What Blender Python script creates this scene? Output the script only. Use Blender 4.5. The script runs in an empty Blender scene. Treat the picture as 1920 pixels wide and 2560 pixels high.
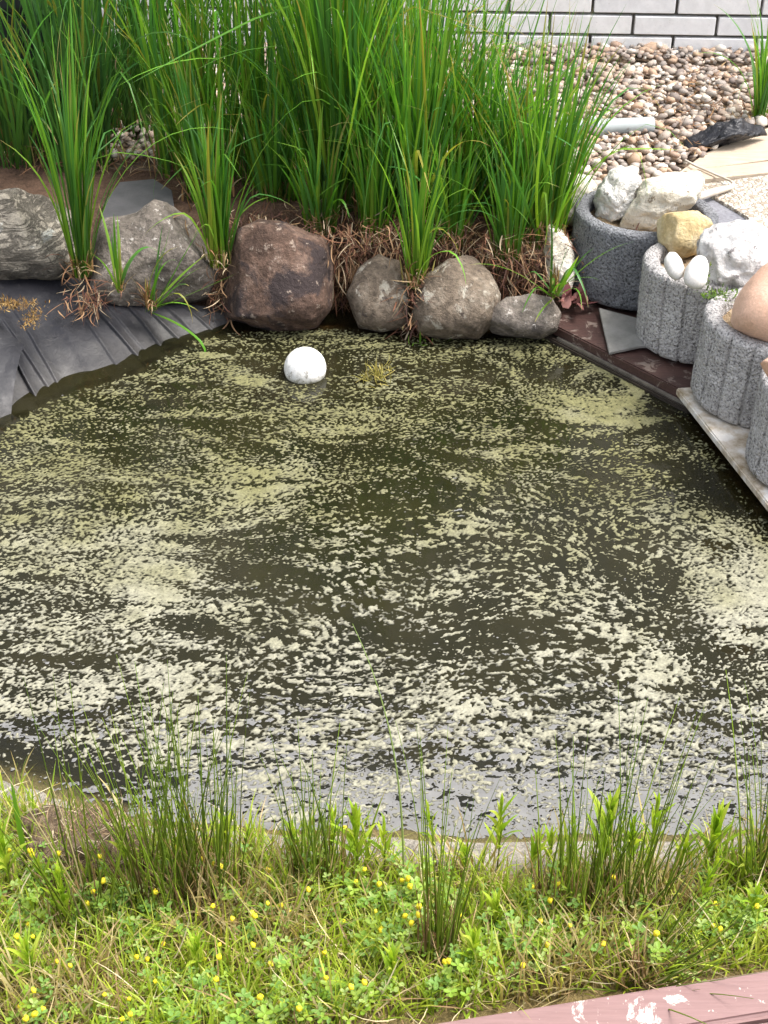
import bpy, bmesh, math, random
import numpy as np
from mathutils import Vector, Matrix

random.seed(7)
RNG = np.random.default_rng(11)
R = math.radians
sc = bpy.context.scene
col = sc.collection

# ------------------------------------------------------------------ camera
H, PITCH, F = 1.45, R(34.0), 3500.0            # focal length in pixels of a 1920 x 2560 picture
cam_d = bpy.data.cameras.new('camera')
cam_d.sensor_fit = 'VERTICAL'
cam_d.sensor_height = 24.0
cam_d.lens = 24.0 * F / 2560.0
cam_d.clip_start = 0.05
cam_d.clip_end = 500.0
cam = bpy.data.objects.new('camera', cam_d)
cam.location = (0, 0, H)
cam.rotation_euler = (math.pi / 2 - PITCH, 0, 0)
col.objects.link(cam)
sc.camera = cam

# ------------------------------------------------------------------ sky, sun, exposure
SUN_EL, SUN_AZ = R(62), R(97)                   # azimuth from +Y towards +X
w = bpy.data.worlds.new('World')
sc.world = w
w.use_nodes = True
nt = w.node_tree
bg = nt.nodes['Background']
sky = nt.nodes.new('ShaderNodeTexSky')
sky.sky_type = 'NISHITA'
sky.sun_disc = False
sky.sun_elevation = SUN_EL
sky.sun_rotation = SUN_AZ
sky.air_density = 1.0
sky.dust_density = 4.0
sky.ozone_density = 0.6
hs = nt.nodes.new('ShaderNodeHueSaturation')
hs.inputs['Saturation'].default_value = 0.35    # veiled, milky sky
nt.links.new(sky.outputs[0], hs.inputs['Color'])
nt.links.new(hs.outputs[0], bg.inputs['Color'])
bg.inputs['Strength'].default_value = 0.15
sun_d = bpy.data.lights.new('sun', 'SUN')
sun_d.energy = 1.5
sun_d.angle = R(16.0)
sun_d.color = (1.0, 0.955, 0.9)
sun = bpy.data.objects.new('sun', sun_d)
sdir = Vector((math.sin(SUN_AZ) * math.cos(SUN_EL), math.cos(SUN_AZ) * math.cos(SUN_EL), math.sin(SUN_EL)))
sun.rotation_euler = sdir.to_track_quat('Z', 'Y').to_euler()
sun.location = sdir * 20
col.objects.link(sun)
vs = sc.view_settings
vs.view_transform = 'Standard'
vs.look = 'None'
vs.gamma = 1.0
vs.use_curve_mapping = False
vs.exposure = 1.42
sc.cycles.max_bounces = 8
sc.cycles.transparent_max_bounces = 12

# ------------------------------------------------------------------ helpers: geometry of the view
CP, SP = math.cos(PITCH), math.sin(PITCH)
FWD, UP, RT = np.array([0, CP, -SP]), np.array([0, SP, CP]), np.array([1.0, 0, 0])
CAMP = np.array([0, 0, H])

def ray(u, v):
    return FWD + UP * ((1280 - v) / F) + RT * ((u - 960) / F)
def P(u, v, z=0.0):                              # world point at height z seen at (u, v)
    d = ray(u, v)
    return CAMP + d * ((z - H) / d[2])
def T(u, v, t):                                  # world point at depth t
    return CAMP + ray(u, v) * t
def depth(u, v, z):
    return (z - H) / ray(u, v)[2]
def project(x, y, z):
    dy, dz = y, z - H
    t = dy * CP - dz * SP
    upc = dy * SP + dz * CP
    return 960 + F * x / t, 1280 - F * upc / t

# ------------------------------------------------------------------ helpers: noise
LAT = np.random.default_rng(3).random((32, 32, 32))
def vnoise(p):
    i = np.floor(p).astype(int)
    f = p - i
    f = f * f * (3 - 2 * f)
    i0 = i % 32
    i1 = (i + 1) % 32
    def L(a, b, c): return LAT[a, b, c]
    x0, y0, z0 = i0.T
    x1, y1, z1 = i1.T
    fx, fy, fz = f.T
    a = L(x0, y0, z0) * (1 - fx) + L(x1, y0, z0) * fx
    b = L(x0, y1, z0) * (1 - fx) + L(x1, y1, z0) * fx
    c = L(x0, y0, z1) * (1 - fx) + L(x1, y0, z1) * fx
    d = L(x0, y1, z1) * (1 - fx) + L(x1, y1, z1) * fx
    return ((a * (1 - fy) + b * fy) * (1 - fz) + (c * (1 - fy) + d * fy) * fz) * 2 - 1
def fbm(p, scale, octv=4, seed=0.0, gain=0.5):
    p = np.asarray(p, float) * scale + seed * 7.31 + 100.0
    s, a = 0, 1.0
    for _ in range(octv):
        s = s + a * vnoise(p)
        p = p * 2.03 + 17.7
        a *= gain
    return s
def smooth(a, b, x):
    t = np.clip((x - a) / (b - a), 0, 1)
    return t * t * (3 - 2 * t)

# ------------------------------------------------------------------ helpers: objects
def make_mesh(name, verts, faces=None, tris=None, cols=None, smoothing=True, mat=None, extra=None):
    me = bpy.data.meshes.new(name)
    verts = np.asarray(verts, np.float32).reshape(-1, 3)
    loops, totals = [], []
    if faces is not None and len(faces):
        fa = np.asarray(faces, np.int32)
        loops.append(fa.ravel()); totals.append(np.full(len(fa), fa.shape[1], np.int32))
    if tris is not None and len(tris):
        ta = np.asarray(tris, np.int32)
        loops.append(ta.ravel()); totals.append(np.full(len(ta), 3, np.int32))
    loops = np.concatenate(loops); totals = np.concatenate(totals)
    starts = np.concatenate([[0], np.cumsum(totals)[:-1]]).astype(np.int32)
    me.vertices.add(len(verts)); me.vertices.foreach_set('co', verts.ravel())
    me.loops.add(len(loops)); me.loops.foreach_set('vertex_index', loops)
    me.polygons.add(len(totals)); me.polygons.foreach_set('loop_start', starts)
    if cols is not None:
        c = np.ones((len(verts), 4), np.float32); c[:, :3] = np.asarray(cols).reshape(-1, 3)
        at = me.color_attributes.new('col', 'FLOAT_COLOR', 'POINT')
        at.data.foreach_set('color', c.ravel())
    for k, arr in (extra or {}).items():
        at = me.attributes.new(k, 'FLOAT', 'POINT')
        at.data.foreach_set('value', np.asarray(arr, np.float32).ravel())
    me.update(calc_edges=True)
    me.validate()
    if smoothing:
        me.polygons.foreach_set('use_smooth', np.ones(len(me.polygons), bool))
    if mat: me.materials.append(mat)
    return me
def tag(o, label=None, cat=None, group=None, kind=None):
    if label: o['label'] = label
    if cat: o['category'] = cat
    if group: o['group'] = group
    if kind: o['kind'] = kind
    return o
def ob(name, me, parent=None, loc=None):
    o = bpy.data.objects.new(name, me)
    col.objects.link(o)
    if loc is not None: o.location = loc
    if parent is not None: o.parent = parent
    return o
def empty(name, loc=(0, 0, 0), rz=0.0):
    o = bpy.data.objects.new(name, None)
    o.location = loc
    o.rotation_euler = (0, 0, rz)
    o.empty_display_size = 0.05
    col.objects.link(o)
    return o
def bm_mesh(name, bm, mat=None, smoothing=False):
    me = bpy.data.meshes.new(name)
    bm.to_mesh(me); bm.free()
    if smoothing:
        me.polygons.foreach_set('use_smooth', np.ones(len(me.polygons), bool))
    if mat: me.materials.append(mat)
    return me
def prism(name, pts, z0, z1, mat, bev=0.003, seg=2):
    """a plate: polygon pts (x, y) between z0 and z1, bevelled"""
    bm = bmesh.new()
    lo = [bm.verts.new((p[0], p[1], z0)) for p in pts]
    f = bm.faces.new(lo)
    bmesh.ops.recalc_face_normals(bm, faces=[f])
    r = bmesh.ops.extrude_face_region(bm, geom=[f])
    for g in r['geom']:
        if isinstance(g, bmesh.types.BMVert): g.co.z = z1
    bmesh.ops.recalc_face_normals(bm, faces=bm.faces[:])
    if bev: bmesh.ops.bevel(bm, geom=bm.edges[:], offset=bev, segments=seg, affect='EDGES', clamp_overlap=True)
    return bm_mesh(name, bm, mat)

# ------------------------------------------------------------------ helpers: materials
class NB:
    """small node builder"""
    def __init__(self, name):
        self.m = bpy.data.materials.new(name)
        self.m.use_nodes = True
        self.t = self.m.node_tree
        self.b = self.t.nodes['Principled BSDF']
        self.out = self.t.nodes['Material Output']
        self.co = None
    def n(self, kind, **kw):
        nd = self.t.nodes.new('ShaderNode' + kind)
        for k, v in kw.items():
            if k in nd.inputs: self.set(nd.inputs[k], v)
            else: setattr(nd, k, v)
        return nd
    def set(self, sock, v):
        if hasattr(v, 'is_linked') or isinstance(v, bpy.types.NodeSocket): self.t.links.new(v, sock)
        elif isinstance(v, (tuple, list)) and len(v) == 3 and sock.type == 'RGBA': sock.default_value = (*v, 1)
        else: sock.default_value = v
    def obj(self):
        if not self.co: self.co = self.n('TexCoord').outputs['Object']
        return self.co
    def noise(self, scale, detail=4, rough=0.55, dist=0.0, vec=None):
        nd = self.n('TexNoise', Scale=scale, Detail=detail, Roughness=rough, Distortion=dist)
        self.set(nd.inputs['Vector'], vec if vec is not None else self.obj())
        return nd.outputs['Fac']
    def voro(self, scale, feat='F1', vec=None, rnd=1.0):
        nd = self.n('TexVoronoi'); nd.feature = feat
        nd.inputs['Scale'].default_value = scale
        nd.inputs['Randomness'].default_value = rnd
        self.set(nd.inputs['Vector'], vec if vec is not None else self.obj())
        return nd
    def ramp(self, fac, stops, interp='LINEAR'):
        nd = self.n('ValToRGB'); cr = nd.color_ramp; cr.interpolation = interp
        while len(cr.elements) < len(stops): cr.elements.new(0.5)
        for e, (p, c) in zip(cr.elements, stops):
            e.position = p
            e.color = (*c, 1) if isinstance(c, (tuple, list)) else (c, c, c, 1)
        self.set(nd.inputs['Fac'], fac)
        return nd.outputs['Color']
    def mix(self, fac, a, b, mode='MIX'):
        nd = self.n('Mix'); nd.data_type = 'RGBA'; nd.blend_type = mode
        self.set(nd.inputs['Factor'], fac)
        self.set(nd.inputs['A'] if False else nd.inputs[6], a)
        self.set(nd.inputs[7], b)
        return nd.outputs[2]
    def math(self, op, a, b=0.5):
        nd = self.n('Math'); nd.operation = op
        self.set(nd.inputs[0], a); self.set(nd.inputs[1], b)
        return nd.outputs[0]
    def attr(self, name, out='Color'):
        nd = self.n('Attribute'); nd.attribute_name = name
        return nd.outputs[out]
    def bump(self, h, strength=0.5, dist=0.01, prev=None):
        nd = self.n('Bump', Strength=strength, Distance=dist)
        self.set(nd.inputs['Height'], h)
        if prev is not None: self.set(nd.inputs['Normal'], prev)
        return nd.outputs['Normal']
    def done(self, color=None, rough=0.7, normal=None, spec=None, metal=None):
        if color is not None: self.set(self.b.inputs['Base Color'], color)
        self.set(self.b.inputs['Roughness'], rough)
        if normal is not None: self.set(self.b.inputs['Normal'], normal)
        if spec is not None: self.set(self.b.inputs['Specular IOR Level'], spec)
        if metal is not None: self.set(self.b.inputs['Metallic'], metal)
        return self.m

def mat_leaf(name, trans=0.3, rough=0.45, spec=0.4):
    k = NB(name)
    c = k.attr('col')
    k.done(c, rough, spec=spec)
    tr = k.n('BsdfTranslucent')
    k.set(tr.inputs['Color'], k.mix(1.0, c, (1.15, 1.2, 0.55), 'MULTIPLY'))
    mx = k.n('MixShader', Fac=trans)
    k.t.links.new(k.b.outputs[0], mx.inputs[1]); k.t.links.new(tr.outputs[0], mx.inputs[2])
    k.t.links.new(mx.outputs[0], k.out.inputs['Surface'])
    return k.m
def mat_rock(name, c1, c2, c3, speck=None, speck_amt=0.5, nscale=9, bump=0.6, fine=160, rough=0.85, patch=None, patch_lo=0.55, pscale=14, dark=0.25, cracks=0.0):
    k = NB(name)
    n1 = k.noise(nscale, 6, 0.62, 0.6)
    c = k.ramp(n1, [(0.3, c1), (0.5, c2), (0.68, c3)])
    n2 = k.noise(fine, 3, 0.7)
    c = k.mix(0.55, c, k.ramp(n2, [(0.3, dark), (0.5, 0.5 + dark / 2), (0.72, 1.1)]), 'MULTIPLY')
    if patch is not None:
        f = k.ramp(k.noise(pscale, 5, 0.65, 0.4), [(patch_lo, 0.0), (patch_lo + 0.07, 1.0)])
        c = k.mix(f, c, patch)
    if speck is not None:
        f = k.ramp(k.noise(fine * 0.45, 4, 0.75), [(0.6, 0.0), (0.66, speck_amt)])
        c = k.mix(f, c, speck)
    h = k.math('ADD', k.noise(nscale * 4, 8, 0.68), k.math('MULTIPLY', n2, 0.35))
    if cracks:                                    # layered cracks running along the stone
        mp = k.n('Mapping'); k.set(mp.inputs['Vector'], k.obj()); mp.inputs['Scale'].default_value = (5, 5, 26); mp.inputs['Rotation'].default_value = (0.3, 0.12, 0)
        ck = k.ramp(k.noise(1.6, 6, 0.7, 1.2, vec=mp.outputs[0]), [(0.44, 0.0), (0.49, 1.0), (0.52, 1.0), (0.57, 0.0)])
        c = k.mix(k.math('MULTIPLY', ck, cracks), c, (0.03, 0.027, 0.022))
        h = k.math('SUBTRACT', h, k.math('MULTIPLY', ck, 0.6))
    return k.done(c, rough, k.bump(h, bump, 0.012), spec=0.25)

# ------------------------------------------------------------------ pond outline and terrain
POND_PX = [(-420, 1500), (-260, 1250), (-60, 1110), (20, 1052), (100, 1000), (200, 962), (330, 930), (400, 885), (470, 848), (560, 826),
           (700, 815), (850, 812), (1000, 830), (1250, 838), (1385, 822), (1560, 905), (1700, 985), (1920, 1265), (2060, 1450), (2300, 1800), (2250, 2040),
           (1900, 2086), (1700, 2102), (1500, 2098), (1200, 2112), (1000, 2092), (700, 2090), (520, 2075), (330, 2060), (200, 2020), (60, 1965), (-120, 1935), (-500, 1850)]
POND = np.array([P(u, v, 0)[:2] for u, v in POND_PX])
def pond_sd(x, y):
    """signed distance to the shoreline, positive on land"""
    x, y = np.asarray(x, float), np.asarray(y, float)
    d = np.full(x.shape, 1e9); inside = np.zeros(x.shape, bool)
    n = len(POND)
    for i in range(n):
        a, b = POND[i], POND[(i + 1) % n]
        e = b - a
        t = np.clip(((x - a[0]) * e[0] + (y - a[1]) * e[1]) / (e @ e), 0, 1)
        d = np.minimum(d, np.hypot(x - a[0] - t * e[0], y - a[1] - t * e[1]))
        cr = ((a[1] > y) != (b[1] > y)) & (x < (b[0] - a[0]) * (y - a[1]) / (b[1] - a[1] + 1e-12) + a[0])
        inside ^= cr
    return np.where(inside, -d, d)
# planters: centre x, y, radius
PLANT = [(0.600, 3.055, 0.165), (0.694, 2.775, 0.140), (0.768, 2.507, 0.140), (0.822, 2.238, 0.140)]
def ground_z(x, y):
    x, y = np.asarray(x, float), np.asarray(y, float)
    sd = pond_sd(x, y)
    pts = np.stack([x, y, x * 0], -1).reshape(-1, 3)
    n = fbm(pts, 9, 3, 1).reshape(x.shape)
    near = 0.012 * smooth(0, 0.10, sd) + 0.03 * smooth(0.05, 0.4, sd) + 0.007 * n * smooth(0, 0.12, sd)
    far = 0.205 * smooth(0.11, 0.27, sd) - 0.02 + 0.008 * n * smooth(0.1, 0.2, sd)
    left = 0.05 * smooth(0.02, 0.3, sd) + 0.12 * smooth(0.3, 0.5, sd) - 0.01
    right = 0.015 * smooth(0, 0.03, sd) + 0.16 * smooth(0.22, 0.34, sd)
    wf = smooth(2.0, 2.7, y)
    z = near * (1 - wf) + far * wf
    wl = smooth(-0.35, -0.62, x) * smooth(1.9, 2.2, y) * (1 - smooth(2.95, 3.2, y))
    z = z * (1 - wl) + left * wl
    wr = smooth(0.30, 0.42, x) * smooth(1.6, 1.85, y) * (1 - smooth(3.2, 3.3, y))
    z = z * (1 - wr) + right * wr
    bed = -0.30 * smooth(0, 0.45, -sd) - 0.02 * smooth(0, 0.05, -sd)
    bed_near = -0.05 * smooth(0, 0.2, -sd) - 0.25 * smooth(0.15, 0.6, -sd)
    bed = bed_near * (1 - wf) + bed * wf
    bed = bed - 0.09 * smooth(-0.30, -0.45, x) * smooth(1.8, 2.1, y) * smooth(0.0, 0.03, -sd)
    z = z - 0.03 * smooth(-0.30, -0.45, x) * smooth(1.8, 2.1, y) * smooth(0.12, 0.0, sd)
    return np.where(sd < 0, bed, z)

def gz(x, y): return float(ground_z(np.array([x]), np.array([y]))[0])

def axis(lo, hi, step, far):
    a = list(np.arange(lo, hi + 1e-6, step))
    g, s = [], step
    v = hi
    while v < far:
        s *= 1.35; v += s; g.append(v)
    h, s, v = [], step, lo
    while v > -far:
        s *= 1.35; v -= s; h.append(v)
    return np.array(h[::-1] + a + g)

k = NB('soil_and_mud')
c = k.attr('col')
n1 = k.noise(40, 6, 0.7); n2 = k.noise(230, 4, 0.75)
c = k.mix(0.8, c, k.ramp(n1, [(0.3, 0.35), (0.5, 0.9), (0.7, 1.25)]), 'MULTIPLY')
c = k.mix(0.6, c, k.ramp(n2, [(0.35, 0.35), (0.6, 1.2)]), 'MULTIPLY')
M_GROUND = k.done(c, 0.9, k.bump(k.math('ADD', n1, k.math('MULTIPLY', n2, 0.5)), 0.8, 0.012), spec=0.2)

xs, ys = axis(-1.6, 1.7, 0.02, 60), axis(0.6, 4.6, 0.02, 60)
GX, GY = np.meshgrid(xs, ys)
GZ = ground_z(GX, GY)
SD = pond_sd(GX, GY)
nx, ny = len(xs), len(ys)
idx = np.arange(nx * ny).reshape(ny, nx)
quads = np.stack([idx[:-1, :-1], idx[:-1, 1:], idx[1:, 1:], idx[1:, :-1]], -1).reshape(-1, 4)
c_straw, c_crust, c_soil, c_bed, c_grav = [np.array(v) for v in ((0.24, 0.18, 0.075), (0.36, 0.325, 0.275), (0.13, 0.078, 0.052), (0.05, 0.05, 0.02), (0.30, 0.23, 0.16))]
nn = fbm(np.stack([GX, GY, GX * 0], -1).reshape(-1, 3), 6, 3, 5).reshape(GX.shape)
wl_ = 0.05 * smooth(-0.22, -0.38, GX)
wc = smooth(0.035, 0.0, np.abs(SD - 0.02 - wl_) - 0.028 - 0.03 * nn - wl_)
wfar = smooth(1.9, 2.3, GY)
cols = c_straw + (c_crust - c_straw) * wc[..., None]
farc = c_soil + (c_grav - c_soil) * (smooth(3.25, 3.45, GY) * smooth(-0.3, 0.1, GX))[..., None]
rc = smooth(0.62, 0.72, GX) * smooth(2.9, 3.05, GY) 
farc = farc + (c_grav - farc) * rc[..., None]
cols = cols + (farc - cols) * wfar[..., None]
cols = cols + (c_bed - cols) * smooth(0.0, -0.05, SD)[..., None]
ground = ob('ground', make_mesh('ground', np.stack([GX, GY, GZ], -1), quads, cols=cols, mat=M_GROUND))
tag(ground, kind='structure')

# ------------------------------------------------------------------ water
k = NB('murky_water')
dp = k.attr('murk', 'Fac')
cw = k.ramp(k.noise(5, 3, 0.6), [(0.35, (0.011, 0.011, 0.005)), (0.65, (0.020, 0.018, 0.0075))])
bmp = k.bump(k.noise(26, 3, 0.5), 0.05, 0.01)
k.done(cw, 0.06, bmp, spec=0.5)
k.b.inputs['IOR'].default_value = 1.33
gl = k.n('BsdfGlossy', Roughness=0.06); k.set(gl.inputs['Normal'], bmp)
tr = k.n('BsdfTransparent'); tr.inputs['Color'].default_value = (0.75, 0.72, 0.5, 1)
fr = k.n('Fresnel', IOR=1.33); k.set(fr.inputs['Normal'], bmp)
m1 = k.n('MixShader'); k.set(m1.inputs[0], fr.outputs[0])
k.t.links.new(tr.outputs[0], m1.inputs[1]); k.t.links.new(gl.outputs[0], m1.inputs[2])
m2 = k.n('MixShader'); k.set(m2.inputs[0], dp)
k.t.links.new(m1.outputs[0], m2.inputs[1]); k.t.links.new(k.b.outputs[0], m2.inputs[2])
k.t.links.new(m2.outputs[0], k.out.inputs['Surface'])
M_WATER = k.m
xs, ys = np.arange(-1.5, 1.3, 0.02), np.arange(1.2, 3.12, 0.02)
WX, WY = np.meshgrid(xs, ys)
WD = -ground_z(WX, WY)
murk = np.clip(1 - np.exp(-np.maximum(WD, 0) / 0.022), 0, 1)
nx, ny = len(xs), len(ys); idx = np.arange(nx * ny).reshape(ny, nx)
quads = np.stack([idx[:-1, :-1], idx[:-1, 1:], idx[1:, 1:], idx[1:, :-1]], -1).reshape(-1, 4)
keep = (WD[:-1, :-1] > -0.012) & (pond_sd(WX, WY)[:-1, :-1] < 0.1)
water = ob('pond_water', make_mesh('pond_water', np.stack([WX, WY, WX * 0], -1), quads[keep.ravel()], mat=M_WATER, extra={'murk': murk}))
tag(water, kind='structure')

# ------------------------------------------------------------------ algae film: real islands cut from a field
BALL = P(763, 921, 0.015); BALL_R = 0.0455
def clip_field(X, Y, f, top, amp, tiny):
    """triangles of the grid where f > 0, cut exactly along f = 0"""
    ny, nx = X.shape
    idx = np.arange(nx * ny).reshape(ny, nx)
    a, b, c_, d = idx[:-1, :-1].ravel(), idx[:-1, 1:].ravel(), idx[1:, 1:].ravel(), idx[1:, :-1].ravel()
    tri = np.concatenate([np.stack([a, b, c_], -1), np.stack([a, c_, d], -1)])
    fv = f.ravel(); pin = fv > 0
    cnt = pin[tri].sum(1)
    full = tri[cnt == 3]
    base = np.stack([X, Y, top + amp * np.tanh(np.maximum(f, 0) * 1.2) + 0.25 * amp * tiny * (f > 0.3)], -1).reshape(-1, 3)
    newv = []; newt = []
    off = len(base)
    def cut(i, j):
        t = (fv[i] / (fv[i] - fv[j]))[:, None]
        p = base[i] * (1 - t) + base[j] * t
        p[:, 2] = top * 0.5
        return p
    t1 = tri[cnt == 1]; kpos = pin[t1].argmax(1); r_ = np.arange(len(t1))
    A, B, C = t1[r_, kpos], t1[r_, (kpos + 1) % 3], t1[r_, (kpos + 2) % 3]
    n1 = len(t1)
    newv += [cut(A, B), cut(A, C)]
    newt.append(np.stack([A, off + np.arange(n1), off + n1 + np.arange(n1)], -1)); off += 2 * n1
    t2 = tri[cnt == 2]; kneg = (~pin[t2]).argmax(1); r_ = np.arange(len(t2))
    C, A, B = t2[r_, kneg], t2[r_, (kneg + 1) % 3], t2[r_, (kneg + 2) % 3]
    n2 = len(t2)
    newv += [cut(B, C), cut(A, C)]
    bc, ac = off + np.arange(n2), off + n2 + np.arange(n2)
    newt += [np.stack([A, B, bc], -1), np.stack([A, bc, ac], -1)]
    allv = np.concatenate([base] + newv); allt = np.concatenate([full] + newt)
    used = np.unique(allt); remap = np.full(len(allv), -1, np.int64); remap[used] = np.arange(len(used))
    fa = np.concatenate([fv, np.zeros(len(allv) - len(fv))])
    return allv[used], remap[allt], fa[used]
def algae():
    st = 0.0021
    xs, ys = np.arange(-1.25, 1.12, st), np.arange(1.28, 3.0, st)
    X, Y = np.meshgrid(xs, ys)
    rs = np.random.default_rng(21)
    ky, kx = np.meshgrid(np.fft.fftfreq(len(ys), st), np.fft.rfftfreq(len(xs), st), indexing='ij')
    def field(lam, ax=1.0, bw=0.6):              # band-limited noise, wavelength lam, stretched ax along x
        wn = np.fft.rfft2(rs.standard_normal(X.shape))
        kk = np.sqrt((kx * ax) ** 2 + ky ** 2) + 1e-9
        g = np.exp(-(np.log(kk * lam)) ** 2 / (2 * bw ** 2))
        f = np.fft.irfft2(wn * g, s=X.shape)
        return f / f.std()
    def warp(f, dx, dy):
        i = np.clip(np.arange(len(ys))[:, None] + (dy / st).astype(int), 0, len(ys) - 1)
        j = np.clip(np.arange(len(xs))[None, :] + (dx / st).astype(int), 0, len(xs) - 1)
        return f[i, j]
    U, V = project(X, Y, 0 * X)
    wx, wy = field(0.5, 1, 0.3) * 0.012, field(0.5, 1, 0.3) * 0.012
    wx2, wy2 = field(0.09, 1, 0.3) * 0.003, field(0.09, 1, 0.3) * 0.003
    U, V = project(X, Y, 0 * X)
    ang = -0.05 + 0.28 * field(0.55, 1, 0.3) + 0.18 * field(0.2, 1.3, 0.3)
    sx_, sy_ = P(1770, 1420)[:2]
    sw = np.exp(-(np.hypot(X - sx_, Y - sy_) / 0.28) ** 2); sa = np.arctan2(Y - sy_, X - sx_) + 1.4
    sx2, sy2 = P(1500, 965)[:2]
    sw2 = np.exp(-(np.hypot(X - sx2, Y - sy2) / 0.22) ** 2); sa2 = np.arctan2(Y - sy2, X - sx2) + 1.5
    fx = np.cos(ang) * (1 - sw) * (1 - sw2) + 1.3 * sw * np.cos(sa) + 1.3 * sw2 * np.cos(sa2)
    fy = np.sin(ang) * (1 - sw) * (1 - sw2) + 1.3 * sw * np.sin(sa) + 1.3 * sw2 * np.sin(sa2)
    fl = np.hypot(fx, fy) + 1e-6; fx /= fl; fy /= fl
    def flow(f, reach, taps=4):                  # smear the noise a little along the drift
        acc = f.copy()
        for i in range(1, taps + 1):
            d_ = reach * i / taps
            acc += warp(f, fx * d_, fy * d_) + warp(f, -fx * d_, -fy * d_)
        return acc / acc.std()
    fine = warp(field(0.0115, 1.3, 0.55), wx + wx2, wy + wy2)
    fine = 0.55 * flow(fine, 0.004) + 0.65 * fine
    coarse = warp(field(0.026, 1.2, 0.5), wx + wx2, wy + wy2)
    coarse = 0.6 * flow(coarse, 0.008) + 0.55 * coarse
    mid = flow(field(0.075, 1.4, 0.5), 0.05, 10)
    big = flow(field(0.25, 1.4, 0.5), 0.08, 10)
    tiny = field(0.0065, 1.25, 0.35)
    # where flakes are coarse (middle and right) or a fine grain (left and far side)
    def blob(u, v, ru, rv, rot=0.0):
        c_, s_ = math.cos(R(rot)), math.sin(R(rot))
        du, dv = U - u, V - v
        a, b = (du * c_ + dv * s_) / ru, (-du * s_ + dv * c_) / rv
        return np.exp(-(a * a + b * b) ** 2 * 0.7)
    cw = np.clip(1.15 * blob(1150, 1600, 560, 260) + blob(1250, 1400, 350, 200) + 0.8 * blob(900, 1800, 700, 120) , 0, 1)
    N = (1 - cw) * (fine * 0.9 + 0.45 * coarse + 0.45 * tiny) + cw * (coarse * 0.8 + fine * 0.65 + 0.4 * tiny)
    N = N + 0.45 * mid + 0.25 * big
    wob = 1
    D = -0.27 - 0.16 * smooth(1350, 950, V)
    D += 0.26 * smooth(700, 300, U) * smooth(1050, 1350, V) * smooth(1950, 1800, V)     # grain over the left side
    D += 0.20 * smooth(1500, 1750, V) * smooth(1950, 1850, V)
    D += -0.40 * smooth(1900, 2060, V)
    pos = [(1500, 905, 120, 22, 30, 2.2), (1560, 985, 60, 80, -20, 2.0), (1470, 1030, 130, 40, 15, 2.0), (1330, 900, 200, 26, 4, 1.0), (1230, 870, 160, 20, -8, 0.9),
           (610, 946, 62, 20, 10, 3.0), (500, 855, 55, 16, 4, 2.2), (800, 1085, 130, 24, -3, 1.1), (930, 1050, 140, 26, 6, 0.9), (1230, 1090, 60, 25, 0, 1.0),
           (610, 1190, 70, 50, 0, 1.9), (720, 1200, 45, 70, 40, 1.9), (590, 1280, 80, 35, -10, 0.9), (380, 1450, 100, 75, -12, 2.4), (300, 1250, 200, 120, 0, 0.45),
           (120, 1350, 160, 130, 0, 0.35), (1135, 1312, 75, 26, 5, 2.0), (1900, 1470, 90, 120, 30, 3.2), (1800, 1310, 80, 40, 10, 1.2), (1770, 1480, 50, 120, -25, 1.1),
           (1690, 1290, 130, 22, 8, 0.9), (1640, 1700, 60, 70, 25, 1.7), (1580, 1810, 110, 45, -8, 1.8), (1110, 1755, 80, 22, 3, 1.8), (490, 1740, 90, 25, 8, 1.1),
           (700, 2030, 100, 60, 40, 1.5), (1450, 1500, 260, 60, 15, 0.15), (60, 1020, 130, 60, 10, 0.5), (150, 1090, 120, 40, 0, 0.5), (1000, 1830, 300, 40, 0, 0.4),
           (300, 1650, 260, 90, 0, 0.45), (1840, 1620, 120, 120, 0, 0.35)]
    neg = [(1020, 1270, 140, 70, 0, 1.1), (700, 1400, 180, 90, 20, 0.6), (1030, 1420, 70, 50, 0, 1.2), (1290, 1560, 160, 45, 8, 1.1), (1240, 1450, 80, 35, 20, 0.8), (1000, 1600, 140, 30, 10, 0.9),
           (1740, 1230, 110, 50, 45, 0.9), (1650, 1170, 160, 30, 15, 0.7), (1620, 1440, 90, 60, 0, 0.8), (1760, 1730, 110, 130, 0, 0.7), (1640, 960, 60, 50, 30, 1.3), (1720, 1060, 60, 70, 40, 0.9), (1850, 1230, 60, 60, 45, 1.3),
           (290, 1125, 110, 34, 18, 1.3), (130, 1650, 170, 15, 6, 2.2), (200, 1790, 160, 20, -12, 1.8), (60, 1830, 100, 30, -10, 1.5), (480, 1570, 120, 18, 12, 1.6), (1220, 1765, 10, 10, 0, 0.1), (1400, 940, 110, 30, 10, 0.8),
           (160, 1930, 130, 50, 5, 1.6), (1480, 1700, 120, 25, 8, 0.7), (800, 1750, 300, 12, 4, 0.8), (640, 1150, 120, 16, 0, 0.6), (880, 1140, 260, 24, 3, 0.9), (1000, 900, 500, 40, 3, 0.35), (300, 2010, 160, 40, 8, 1.3)]
    for u, v, ru, rv, rot, a in pos: D += 0.85 * min(a, 0.9 + 0.35 * a) * blob(u + 14 * mid, v + 9 * mid, ru, rv, rot)
    for u, v, ru, rv, rot, a in neg: D -= 0.8 * a * blob(u + 14 * mid, v + 9 * mid, ru, rv, rot)
    sd = pond_sd(X, Y)
    D -= 3 * smooth(-0.03, 0.0, sd)
    D -= 4 * smooth(BALL_R + 0.006, BALL_R - 0.004, np.hypot(X - BALL[0], Y - BALL[1]))
    f = N * 0.82 + D - 0.03
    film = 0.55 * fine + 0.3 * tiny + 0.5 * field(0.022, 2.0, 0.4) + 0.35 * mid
    film = film * 0.55 + 1.3 * smooth(1560, 1900, V) - 1.1 + 0.40 * smooth(1900, 2000, V) - 1.0 * smooth(500, 250, U) * smooth(1800, 1900, V)
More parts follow.
